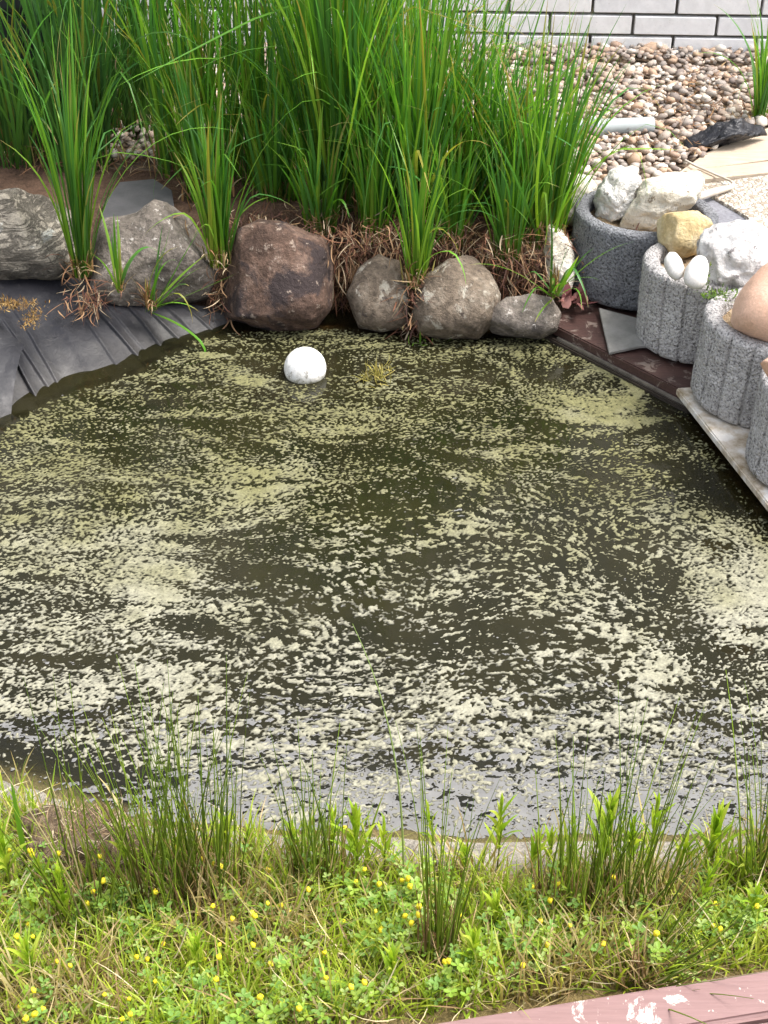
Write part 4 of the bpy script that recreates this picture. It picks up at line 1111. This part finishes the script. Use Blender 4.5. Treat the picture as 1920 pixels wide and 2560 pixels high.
# brown debris on the gravel
rs = np.random.default_rng(140); n = 1800
gx_, gy_ = rs.uniform(0.35, 1.35, n), rs.uniform(3.3, 4.3, n)
kp = (fbm(np.stack([gx_, gy_, gx_ * 0], -1), 4, 2, 6) + 0.5 * smooth(0.7, 1.0, gx_) > 0.1) & np.array([not hidden(a_, b_) for a_, b_ in zip(gx_, gy_)])
gx_, gy_ = gx_[kp], gy_[kp]; n = len(gx_)
cc = pick(rs, n, [(0.30, 0.17, 0.08), (0.22, 0.11, 0.06), (0.40, 0.27, 0.14), (0.14, 0.08, 0.05)], 0.2)
V, q, c_ = blade_batch(np.stack([gx_, gy_, 0 * gx_ + rs.uniform(0.212, 0.228, n)], -1), rs.uniform(0.01, 0.05, n), rs.uniform(0.0015, 0.006, n), rs.uniform(0, 6.28, n), rs.uniform(1.2, 1.8, n), rs.normal(0, 0.4, n), 1.3, 4, cc * 0.8, cc, wob=0.5, rs=rs)
tag(ob('gravel_debris', make_mesh('gravel_debris', V, q, cols=c_, mat=M_STRAW)), 'brown needles and plant debris strewn over the gravel', 'debris', kind='stuff')
# straw hanging down the bank between the boulders
def straw_mat(label, u, v, z, w_, hgt, n, seed, spill=0.05):
    rs = np.random.default_rng(seed)
    b0 = P(u, v, z)
    base = np.stack([rs.normal(0, w_, n), rs.uniform(-spill, 0.05, n), rs.uniform(-hgt, 0.03, n)], -1)
    base[:, 1] += base[:, 2] * -0.25
    cc = pick(rs, n, [(0.36, 0.22, 0.12), (0.22, 0.10, 0.06), (0.14, 0.065, 0.045), (0.46, 0.36, 0.24), (0.28, 0.16, 0.09), (0.10, 0.05, 0.04)], 0.2)
    az = rs.normal(-math.pi / 2, 0.8, n)
    V, q, c_ = blade_batch(base, rs.uniform(0.02, 0.075, n), rs.uniform(0.0014, 0.0042, n), az, rs.uniform(0.9, 2.7, n), rs.normal(0.2, 0.7, n), 1.1, 6, cc * 0.75, cc, wob=0.6, rs=rs)
    o = ob('straw_mat', make_mesh('straw_mat', V, q, cols=c_, mat=M_STRAW), loc=b0)
    return tag(o, label, 'straw', 'dead straw hanging between the boulders', 'stuff')
straw_mat('dead straw hanging between the red and the rounded boulder', 865, 640, 0.13, 0.032, 0.13, 420, 61)
straw_mat('dead roots hanging between the rounded and the domed boulder', 1030, 740, 0.09, 0.018, 0.10, 220, 62)
straw_mat('reddish dead straw right of the domed boulder', 1290, 640, 0.14, 0.05, 0.08, 420, 63)
straw_mat('dead straw over the liner below the peaked boulder', 215, 745, 0.10, 0.03, 0.03, 110, 64)
straw_mat('dead straw between the peaked and the red boulder', 545, 720, 0.08, 0.012, 0.07, 70, 65)
straw_mat('dry litter on top of the red boulder', 640, 545, 0.20, 0.10, 0.02, 160, 66, 0.06)
straw_mat('dry litter around the foot of the middle sedge', 1020, 575, 0.185, 0.17, 0.05, 1000, 67, 0.09)
straw_mat('dry litter behind the flat slate', 360, 400, 0.20, 0.14, 0.02, 220, 68, 0.05)

# ------------------------------------------------------------------ near bank: turf, rushes, medick, leafy shoots
rs = np.random.default_rng(90)
BE0, BE1 = P(1000, 2566, 0.075)[:2], P(1925, 2418, 0.075)[:2]
BN = np.array([(BE1 - BE0)[1], -(BE1 - BE0)[0]]) / np.linalg.norm(BE1 - BE0)
BX0, BX1, BY0, BY1 = -0.75, 0.78, 0.84, 1.46
def scatter(n, y0=BY0, y1=BY1, dmin=0.035):
    out = []
    while len(out) < n:
        m = n * 2
        x, y = rs.uniform(BX0, BX1, m), rs.uniform(y0, y1, m)
        sd = pond_sd(x, y)
        dens = smooth(dmin, dmin + 0.07, sd + 0.03 * fbm(np.stack([x, y, x * 0], -1), 14, 2, 8))
        ok = (rs.random(m) < dens) & (((x - BE0[0]) * BN[0] + (y - BE0[1]) * BN[1]) < -0.03)     # nothing grows on the board
        out += list(zip(x[ok], y[ok]))
    a_ = np.array(out[:n]); return np.column_stack([a_, ground_z(a_[:, 0], a_[:, 1]) - 0.002])
b = scatter(15000)
n = len(b)
pt = fbm(b * np.array([1, 1, 0]), 7, 2, 12)
c1 = pick(rs, n, [(0.36, 0.47, 0.04), (0.46, 0.54, 0.06), (0.28, 0.40, 0.035), (0.50, 0.52, 0.10)], 0.15)
c1 = np.where((pt + rs.normal(0, 0.3, n) > 0.5)[:, None], pick(rs, n, [(0.42, 0.33, 0.14), (0.36, 0.26, 0.11), (0.48, 0.40, 0.2)], 0.15), c1)
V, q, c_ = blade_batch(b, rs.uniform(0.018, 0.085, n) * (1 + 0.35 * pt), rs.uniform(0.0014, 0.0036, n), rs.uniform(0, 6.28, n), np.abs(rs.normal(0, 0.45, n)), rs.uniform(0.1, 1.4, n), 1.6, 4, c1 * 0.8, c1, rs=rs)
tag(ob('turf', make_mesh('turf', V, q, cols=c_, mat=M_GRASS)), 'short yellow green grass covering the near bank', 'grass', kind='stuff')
b = scatter(6000, y0=1.1, dmin=0.012); b = b[pond_sd(b[:, 0], b[:, 1]) < 0.16]; b = b[fbm(b * np.array([1, 1, 0]), 9, 2, 31) > -0.15][:1500]; n = len(b)
c1 = pick(rs, n, [(0.30, 0.42, 0.04), (0.40, 0.50, 0.06), (0.22, 0.34, 0.03), (0.46, 0.38, 0.16)], 0.15)
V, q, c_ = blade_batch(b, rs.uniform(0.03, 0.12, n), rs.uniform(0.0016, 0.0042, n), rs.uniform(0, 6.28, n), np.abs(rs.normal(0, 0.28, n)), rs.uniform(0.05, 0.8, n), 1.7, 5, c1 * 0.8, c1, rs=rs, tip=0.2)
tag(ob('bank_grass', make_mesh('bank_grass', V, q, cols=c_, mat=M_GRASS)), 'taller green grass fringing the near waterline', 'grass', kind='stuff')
b = scatter(3000, dmin=0.02); n = len(b)
c1 = pick(rs, n, [(0.58, 0.46, 0.25), (0.44, 0.31, 0.16), (0.66, 0.56, 0.36), (0.28, 0.18, 0.09)], 0.15)
V, q, c_ = blade_batch(b + np.array([0, 0, 0.006]), rs.uniform(0.02, 0.11, n), rs.uniform(0.0009, 0.0024, n), rs.uniform(0, 6.28, n), rs.uniform(0.6, 1.7, n), rs.normal(0, 0.5, n), 1.3, 5, c1 * 0.85, c1, wob=0.4, rs=rs)
tag(ob('straw_litter', make_mesh('straw_litter', V, q, cols=c_, mat=M_STRAW)), 'dry straw lying between the plants on the near bank', 'straw', kind='stuff')

def rush(label, u, v, n, Lm, rad, seed, lean=(0, 0), spread=0.12, dead=0.25):
    rs = np.random.default_rng(seed)
    p0 = P(u, v, 0.04); zz_ = gz(p0[0], p0[1]); p0 = P(u, v, zz_)
    root = empty('rush_tussock', p0); tag(root, label, 'rush', 'rush tussocks on the near bank')
    r_ = rad * np.sqrt(rs.random(n)); a_ = rs.uniform(0, 6.283, n)
    base = np.stack([r_ * np.cos(a_) * 1.4, r_ * np.sin(a_), 0 * r_ - 0.005], -1)
    az = np.arctan2(np.sin(a_) * r_ / rad + rs.normal(0, .6, n) + lean[1], np.cos(a_) * r_ / rad + rs.normal(0, .6, n) + lean[0])
    isd = rs.random(n) < dead
    L = Lm * np.where(isd, rs.uniform(0.2, 0.6, n), rs.uniform(0.35, 1.1, n))
    c1 = np.where(isd[:, None], pick(rs, n, [(0.36, 0.25, 0.10), (0.22, 0.14, 0.06), (0.5, 0.42, 0.22)], 0.2), pick(rs, n, [(0.22, 0.34, 0.03), (0.30, 0.42, 0.05), (0.15, 0.25, 0.03)], 0.2))
    c0 = np.where(isd[:, None], c1 * 0.7, c1 * 0.6 + np.array([0.03, 0.01, 0]))
    V, q, c_ = blade_batch(base, L, np.where(isd, rs.uniform(0.002, 0.0035, n), rs.uniform(0.0018, 0.0032, n)), az, np.abs(rs.normal(0, spread, n)) + 0.5 * np.hypot(*lean), np.abs(rs.normal(0.08, 0.14, n)), 1.5, 7, c0, c1, tube=True, prof='stem', wob=0.08, rs=rs)
    o = ob('stems', make_mesh('stems', V, q, cols=c_, mat=M_GRASS), root); o['kind'] = 'stuff'
    m = n
    base = np.stack([rs.normal(0, rad, m), rs.normal(0, rad * 0.7, m), 0.004 + 0 * np.arange(m)], -1)
    cc = pick(rs, m, [(0.42, 0.31, 0.15), (0.30, 0.19, 0.08), (0.2, 0.12, 0.06)], 0.2)
    V, q, c_ = blade_batch(base, rs.uniform(0.03, 0.10, m), rs.uniform(0.0015, 0.003, m), rs.uniform(0, 6.28, m), np.abs(rs.normal(0, 0.35, m)), rs.uniform(0, 0.8, m), 1.5, 5, cc * 0.8, cc, rs=rs)
    o = ob('dead_sheaths', make_mesh('dead_sheaths', V, q, cols=c_, mat=M_STRAW), root); o['kind'] = 'stuff'
rush('large rush tussock left of the middle beside the brown hummock', 400, 2270, 90, 0.34, 0.030, 101, (-0.15, 0))
rush('rush tussock just right of the large left tussock', 520, 2250, 80, 0.33, 0.032, 102, (0.05, 0))
rush('thin rush tussock below the long single stem', 790, 2230, 60, 0.27, 0.024, 103)
rush('slender upright rush tussock near the middle of the bank', 1100, 2400, 42, 0.34, 0.016, 104, (-0.03, 0), 0.07, 0.15)
rush('rush tussock right of the middle among brown stubble', 1420, 2290, 60, 0.27, 0.030, 105)
rush('rush tussock behind the leaning one near the red board', 1570, 2280, 70, 0.30, 0.030, 106, (0.1, 0))
rush('rush tussock leaning right above the red board', 1590, 2470, 60, 0.20, 0.016, 107, (1.3, 0.35), 0.2)
rush('tall rush tussock at the right edge of the bank', 1925, 2230, 55, 0.36, 0.028, 108, (-0.12, 0))
rush('sparse rush tussock at the left edge of the bank', 210, 2300, 34, 0.33, 0.03, 109, (-0.35, 0))

# medick plants
def trifoliate(rs, c, size, nrm_tilt, az):
    parts_v, parts_f = [], []
    pts = np.array([(0, 0), (0.26, 0.35), (0.30, 0.72), (0.12, 0.98), (0, 0.90), (-0.12, 0.98), (-0.30, 0.72), (-0.26, 0.35)])
    off = 0
    for k_ in range(3):
        a_ = az + (k_ - 1) * 1.75
        ca, sa = math.cos(a_), math.sin(a_)
        up_ = rs.uniform(0.0, 0.5)
        v_ = np.stack([pts[:, 0] * -sa + pts[:, 1] * ca, pts[:, 0] * ca + pts[:, 1] * sa, pts[:, 1] * up_ + np.abs(pts[:, 0]) * 0.35], -1) * size
        parts_v.append(v_ + c)
        parts_f += [(off + 0, off + 1, off + 2, off + 3), (off + 0, off + 3, off + 4, off + 4), (off + 0, off + 4, off + 5, off + 5), (off + 0, off + 5, off + 6, off + 7)]
        off += 8
    return np.concatenate(parts_v), parts_f
def medick_variant(seed):
    rs = np.random.default_rng(seed)
    V, T_, Cc, off = [], [], [], 0
    ns = rs.integers(5, 8); tops = []
    stems = []
    for i in range(ns):
        az = rs.uniform(0, 6.28); L = rs.uniform(0.03, 0.075)
        th = rs.uniform(0.2, 1.0)
        tip = np.array([math.cos(az) * math.sin(th), math.sin(az) * math.sin(th), math.cos(th)]) * L
        tops.append(tip)
        sv_, sq_, scol = blade_batch(np.zeros((1, 3)), L, 0.0014, az, th, 0.0, 1, 3, (0.16, 0.22, 0.05), (0.15, 0.26, 0.05), tube=True, prof='stem', wob=0.0, rs=rs)
        stems.append((sv_, sq_, scol))
        for t_ in rs.uniform(0.35, 1.0, rs.integers(3, 6)):
            c = tip * t_ + rs.normal(0, 0.007, 3) + np.array([0, 0, 0.003])
            v_, f_ = trifoliate(rs, c, rs.uniform(0.005, 0.0095), 0, rs.uniform(0, 6.28))
            for a_ in f_:
                for t3 in ((a_[0], a_[1], a_[2]), (a_[0], a_[2], a_[3])):
                    if len(set(t3)) == 3: T_.append([x + off for x in t3])
            cc = np.array([(0.25, 0.40, 0.05), (0.33, 0.46, 0.07), (0.19, 0.33, 0.07), (0.36, 0.47, 0.14)][rs.integers(0, 4)]) * rs.uniform(0.8, 1.2)
            V.append(v_); Cc.append(np.tile(cc, (len(v_), 1))); off += len(v_)
    me1 = make_mesh('leaves', np.concatenate(V), tris=np.array(T_), cols=np.concatenate(Cc), smoothing=False, mat=M_GRASS)
    v2, q2, c2 = join(stems)
    me2 = make_mesh('stem', v2, q2, cols=c2, mat=M_GRASS)
    return me1, me2, tops
k = NB('yellow_petals')
M_YEL = k.done(k.ramp(k.noise(400, 2, 0.6), [(0.3, (0.72, 0.55, 0.01)), (0.7, (0.85, 0.72, 0.03))]), 0.6)
fl_v = pv2 * (1 + 0.45 * fbm(pv2, 3.0, 2, 4))[:, None] * np.array([0.0031, 0.0031, 0.0036])
FL_ME = make_mesh('flower', fl_v, tris=pf2, smoothing=False, mat=M_YEL)
mvar = [medick_variant(700 + i) for i in range(7)]
spots = scatter(190, dmin=0.06)
spots = sorted(spots.tolist(), key=lambda p: p[1])
for i, (x, y, z) in enumerate(spots):
    m1, m2, tops = mvar[i % 7]
    root = empty('medick_plant', (x, y, z), rs.uniform(0, 6.28))
    s_ = rs.uniform(0.7, 1.15); root.scale = (s_, s_, s_)
    nf = int(rs.choice([0, 0, 1, 1, 2]))
    uu, vv_ = project(x, y, z)
    place = ('in the lower ' if vv_ > 2330 else 'in the upper ') + ('left part' if uu < 640 else 'middle' if uu < 1280 else 'right part') + ' of the near bank'
    kind_ = 'clover plant with yellow flower heads ' if nf else 'clover plant without flowers '
    tag(root, kind_ + place, 'plant', ('flowering clover ' if nf else 'flowerless clover ') + place)
    o = ob('leaves', m1, root); o['kind'] = 'stuff'
    ob('stem', m2, root)
    for j in range(nf):
        t_ = tops[(i + j) % len(tops)]
        ob('flower', FL_ME, root, (t_[0] * 1.05, t_[1] * 1.05, t_[2] * 1.12 + 0.004))

# leafy shoots
LC = [(0.34, 0.50, 0.035), (0.44, 0.56, 0.05), (0.28, 0.44, 0.03), (0.50, 0.58, 0.08)]
leaf_me = []
for i in range(8):
    V, q, c_ = blade_batch(np.zeros((1, 3)), 1.0, 0.145, 0.0, 0.26, 0.25 + 0.11 * i, 1.5, 7, np.array(LC[i % 4]) * 0.85, np.array(LC[i % 4]), fold=0.12, prof='lance', wob=0.05, rs=np.random.default_rng(800 + i))
    leaf_me.append(make_mesh('leaf', V, q, cols=c_, mat=M_GRASS))
def shoot(label, u, v, hgt, nl, ll, seed, lean=0.0):
    rs = np.random.default_rng(seed)
    p0 = P(u, v, 0.04); p0 = P(u, v, gz(p0[0], p0[1]))
    root = empty('leafy_shoot', p0, rs.uniform(0, 6.28)); root.rotation_euler = (0, lean, 0)
    tag(root, label, 'plant', 'leafy green shoots on the near bank')
    V, q, c_ = blade_batch(np.zeros((1, 3)), hgt, 0.003, 0.0, 0.02, 0.05, 1, 5, (0.24, 0.20, 0.06), (0.22, 0.34, 0.05), tube=True, prof='stem', wob=0, rs=rs)
    ob('stem', make_mesh('stem', V, q, cols=c_, mat=M_GRASS), root)
    nl = int(nl * 1.5); hgt *= 1.1; ll *= rs.uniform(0.7, 1.1)
    for i in range(nl):
        f_ = (i + 0.5) / nl
        o = ob('leaf', leaf_me[rs.integers(0, 8)], root, (0, 0, hgt * (0.25 + 0.74 * f_)))
        o.rotation_euler = (0, -0.25 * f_ ** 2 + rs.normal(0, 0.16), i * 2.4 + rs.normal(0, 0.2))
        s_ = ll * rs.uniform(0.8, 1.15) * (1 - 0.35 * f_ ** 3)
        o.scale = (s_, s_, s_)
shoot('leafy shoot at the left edge on the pale mud', 30, 2230, 0.10, 15, 0.055, 201)
shoot('dark based leafy shoot left of the large rush tussock', 175, 2340, 0.10, 16, 0.055, 202)
shoot('bright leafy shoot left of the middle by the water', 890, 2190, 0.10, 16, 0.06, 203)
shoot('small leafy shoot just right of the one left of the middle', 960, 2190, 0.09, 10, 0.05, 204)
shoot('tall leafy shoot alone against the grey water', 1243, 2170, 0.105, 14, 0.05, 205)
shoot('bushy leafy shoot among the right hand rushes', 1505, 2200, 0.12, 18, 0.06, 206)
shoot('leafy shoot close to the bushy one, on its right', 1565, 2200, 0.08, 12, 0.05, 207)
shoot('leafy shoot on the right with pale fresh tips', 1770, 2190, 0.09, 16, 0.055, 208)
shoot('low leafy shoot right of the pale tipped one', 1850, 2240, 0.07, 12, 0.05, 209)
shoot('short leafy shoot below the middle rushes', 980, 2480, 0.06, 14, 0.055, 210)
shoot('short leafy shoot left of the red board', 1180, 2440, 0.06, 12, 0.05, 211)
shoot('leafy shoot at the foot of the large rush tussock', 500, 2450, 0.06, 14, 0.05, 212)
shoot('leafy shoot in the lower left corner', 90, 2480, 0.07, 14, 0.05, 213)
shoot('tiny leafy shoot at the waterline near the tall lone shoot', 1370, 2175, 0.06, 9, 0.04, 214)
shoot('leafy shoot in front of the right edge rushes', 1870, 2330, 0.06, 14, 0.045, 215)
shoot('leafy shoot between the thin tussock and the waterline', 570, 2180, 0.08, 11, 0.05, 216)
shoot('leafy shoot low down by the slender rush tussock', 1240, 2330, 0.05, 12, 0.045, 217)

for i, (u_, v_) in enumerate([(640, 2150), (735, 2170), (820, 2160), (1090, 2165), (1160, 2190), (1320, 2200), (1440, 2175), (1620, 2165), (1690, 2190), (130, 2250), (320, 2200), (1740, 2290)]):
    where = ['right of the second rush tussock', 'above the thin rush tussock', 'left of the bright shoot by the water', 'behind the slender rush tussock', 'right of the slender rush tussock', 'right of the tall lone shoot', 'behind the rushes right of the middle', 'right of the bushy shoot', 'left of the pale tipped shoot', 'above the dark based shoot', 'beside the brown hummock', 'below the pale tipped shoot'][i]
    shoot('slim leafy shoot ' + where, u_, v_, 0.045 + 0.02 * (i % 4), 7 + i % 4, 0.036 + 0.006 * (i % 3), 230 + i, lean=0.12 * ((i % 3) - 1))
# one long arching stem over the water, a few reed blades
def single(name, label, u, v, L, W, az, th0, cu, c0, c1, cat, seed, tube=False):
    p0 = P(u, v, 0.04); p0 = P(u, v, gz(p0[0], p0[1]))
    V, q, c_ = blade_batch(np.zeros((1, 3)), L, W, az, th0, cu, 2.0, 14, c0, c1, fold=0 if tube else 0.2, tube=tube, prof='stem' if tube else 'grass', wob=0.02, rs=np.random.default_rng(seed))
    return tag(ob(name, make_mesh(name, V, q, cols=c_, mat=M_GRASS), loc=p0), label, cat)
single('arching_rush', 'long single pale green stem arching over the middle of the water', 1010, 2230, 0.43, 0.0035, R(150), 0.02, 0.45, (0.3, 0.36, 0.12), (0.30, 0.42, 0.14), 'rush', 1, True)
single('reed_shoot', 'single broad upright blade at the left edge', 70, 2180, 0.17, 0.0085, R(90), 0.02, 0.1, (0.16, 0.30, 0.03), (0.15, 0.34, 0.03), 'reed', 2)
single('dry_rush', 'long straw coloured stem leaning left at the left tussock', 250, 2330, 0.30, 0.003, R(165), 0.30, 0.1, (0.5, 0.42, 0.22), (0.62, 0.55, 0.34), 'rush', 3, True)
single('dry_rush', 'straw coloured upright stem left of the large tussock', 225, 2290, 0.25, 0.003, R(170), 0.06, 0.1, (0.5, 0.42, 0.22), (0.62, 0.55, 0.34), 'rush', 4, True)

# brown matted hummock at the left by the water
k = NB('root_mat')
n1 = k.noise(110, 6, 0.75, 0.5)
M_MAT = k.done(k.ramp(n1, [(0.3, (0.06, 0.04, 0.025)), (0.5, (0.22, 0.15, 0.09)), (0.72, (0.42, 0.33, 0.22))]), 0.95, k.bump(n1, 1.0, 0.015))
hm = empty('root_hummock', P(205, 2130, 0.03)); tag(hm, 'brown matted root hummock at the water on the left', 'hummock')
sv5, sf5 = ICO[5]
hv = sv5 * np.array([0.085, 0.06, 0.045]) * (1 + 0.3 * fbm(sv5, 2, 4, 3))[:, None]
ob('mound', make_mesh('mound', hv, tris=sf5, mat=M_MAT), hm)
n = 700
sel = np.random.default_rng(5).integers(0, len(hv), n * 3); sel = sel[hv[sel, 2] > 0][:n]
bb = hv[sel]; n = len(bb)
cc = pick(rs, n, [(0.36, 0.26, 0.15), (0.24, 0.15, 0.09), (0.14, 0.09, 0.06), (0.48, 0.40, 0.28)], 0.2)
V, q, c_ = blade_batch(bb, rs.uniform(0.012, 0.035, n), rs.uniform(0.0008, 0.002, n), rs.uniform(0, 6.28, n), rs.uniform(0.5, 1.8, n), rs.normal(0.2, 0.5, n), 1.2, 4, cc, cc, wob=0.5, rs=rs)
o = ob('fibres', make_mesh('fibres', V, q, cols=c_, mat=M_STRAW), hm); o['kind'] = 'stuff'

# ochre moss on the liner, ochre weed in the water, small plant in the planter, dry leaf
def tuft(name, label, p0, spread, n, L, W, cs, seed, cat, up=1.0, mat=None):
    rs = np.random.default_rng(seed)
    base = np.stack([rs.normal(0, spread[0], n), rs.normal(0, spread[1], n), rs.uniform(0, spread[2], n)], -1)
    cc = pick(rs, n, cs, 0.2)
    V, q, c_ = blade_batch(base, rs.uniform(0.4, 1.2, n) * L, W * rs.uniform(0.6, 1.3, n), rs.uniform(0, 6.28, n), rs.uniform(0, 1.6, n) * up, rs.normal(0.3, 0.5, n), 1.3, 4, cc * 0.8, cc, wob=0.5, rs=rs)
    return tag(ob(name, make_mesh(name, V, q, cols=c_, mat=mat or M_STRAW), loc=p0), label, cat)
OCH = [(0.22, 0.12, 0.035), (0.30, 0.18, 0.06), (0.15, 0.08, 0.03), (0.36, 0.24, 0.09)]
tuft('dead_moss', 'ochre dead moss on the liner below the flat boulder', P(15, 770, 0.145), (0.035, 0.012, 0.012), 500, 0.012, 0.002, OCH, 31, 'moss')
tuft('dead_moss', 'ochre moss streak trailing down the liner', P(78, 805, 0.125), (0.010, 0.022, 0.01), 220, 0.010, 0.002, OCH, 32, 'moss')
tuft('water_weed', 'ochre weed tuft breaking the water right of the ball', P(940, 945, 0.0), (0.018, 0.02, 0.004), 90, 0.045, 0.0022, [(0.30, 0.26, 0.06), (0.40, 0.33, 0.1), (0.22, 0.2, 0.05)], 33, 'water weed')
tuft('planter_herb', 'small green creeping herb between the white rock and pink boulder', P(1795, 745, 0.225), (0.022, 0.012, 0.012), 130, 0.012, 0.0042, [(0.14, 0.24, 0.04), (0.22, 0.32, 0.08), (0.10, 0.18, 0.04)], 34, 'plant', mat=M_GRASS)
tuft('planter_herb', 'thin sprig standing in front of the white rock', P(1762, 716, 0.23), (0.004, 0.004, 0.05), 50, 0.010, 0.003, [(0.14, 0.22, 0.05), (0.25, 0.3, 0.1)], 35, 'plant', mat=M_GRASS)
tuft('water_grass', 'small green grass blades in the water below the domed boulder', P(1060, 862, 0.0), (0.03, 0.006, 0.003), 9, 0.05, 0.005, [(0.14, 0.28, 0.03), (0.2, 0.34, 0.05)], 36, 'grass', mat=M_GRASS)
tuft('dry_leaf', 'crumpled purple brown dry leaf at the end of the red plank', P(1438, 762, 0.06), (0.016, 0.012, 0.01), 16, 0.05, 0.022, [(0.26, 0.11, 0.10), (0.34, 0.17, 0.15), (0.16, 0.06, 0.06)], 37, 'leaf')

# ------------------------------------------------------------------ red painted board in the near corner
k = NB('worn_red_paint')
mp = k.n('Mapping'); k.set(mp.inputs['Vector'], k.obj()); mp.inputs['Rotation'].default_value = (0, 0, R(-9)); mp.inputs['Scale'].default_value = (3, 45, 45)
n1 = k.noise(5, 5, 0.65, 0.3, vec=mp.outputs[0])
c = k.ramp(n1, [(0.3, (0.20, 0.115, 0.108)), (0.7, (0.255, 0.152, 0.143))])
f1 = k.ramp(k.noise(16, 8, 0.72, 0.4), [(0.60, 0.0), (0.63, 1.0)])
c = k.mix(f1, c, (0.66, 0.58, 0.52))
c = k.mix(k.ramp(k.noise(70, 3, 0.7), [(0.68, 0.0), (0.71, 0.7)]), c, (0.62, 0.52, 0.47))
M_RED = k.done(c, 0.5, k.bump(k.math('ADD', n1, k.math('MULTIPLY', f1, -0.4)), 0.2, 0.003))
zb = 0.075
e0, e1 = P(1000, 2566, zb)[:2], P(1925, 2418, zb)[:2]
dd = (e1 - e0) / np.linalg.norm(e1 - e0); nn_ = np.array([dd[1], -dd[0]])
bd = empty('red_board', (e0[0], e0[1], 0)); tag(bd, 'red painted wooden board with worn pale patches in the lower right corner', 'board')
L0 = [(-1.0 * dd + 0 * nn_), (1.2 * dd), (1.2 * dd + 0.062 * nn_), (-1.0 * dd + 0.062 * nn_)]
ob('plank', prism('plank', L0, zb - 0.05, zb, M_RED, 0.006, 3), bd)
L1 = [(-1.0 * dd + 0.066 * nn_), (1.2 * dd + 0.066 * nn_), (1.2 * dd + 0.14 * nn_), (-1.0 * dd + 0.14 * nn_)]
ob('plank', prism('plank', L1, zb - 0.05, zb - 0.002, M_RED, 0.006, 3), bd)
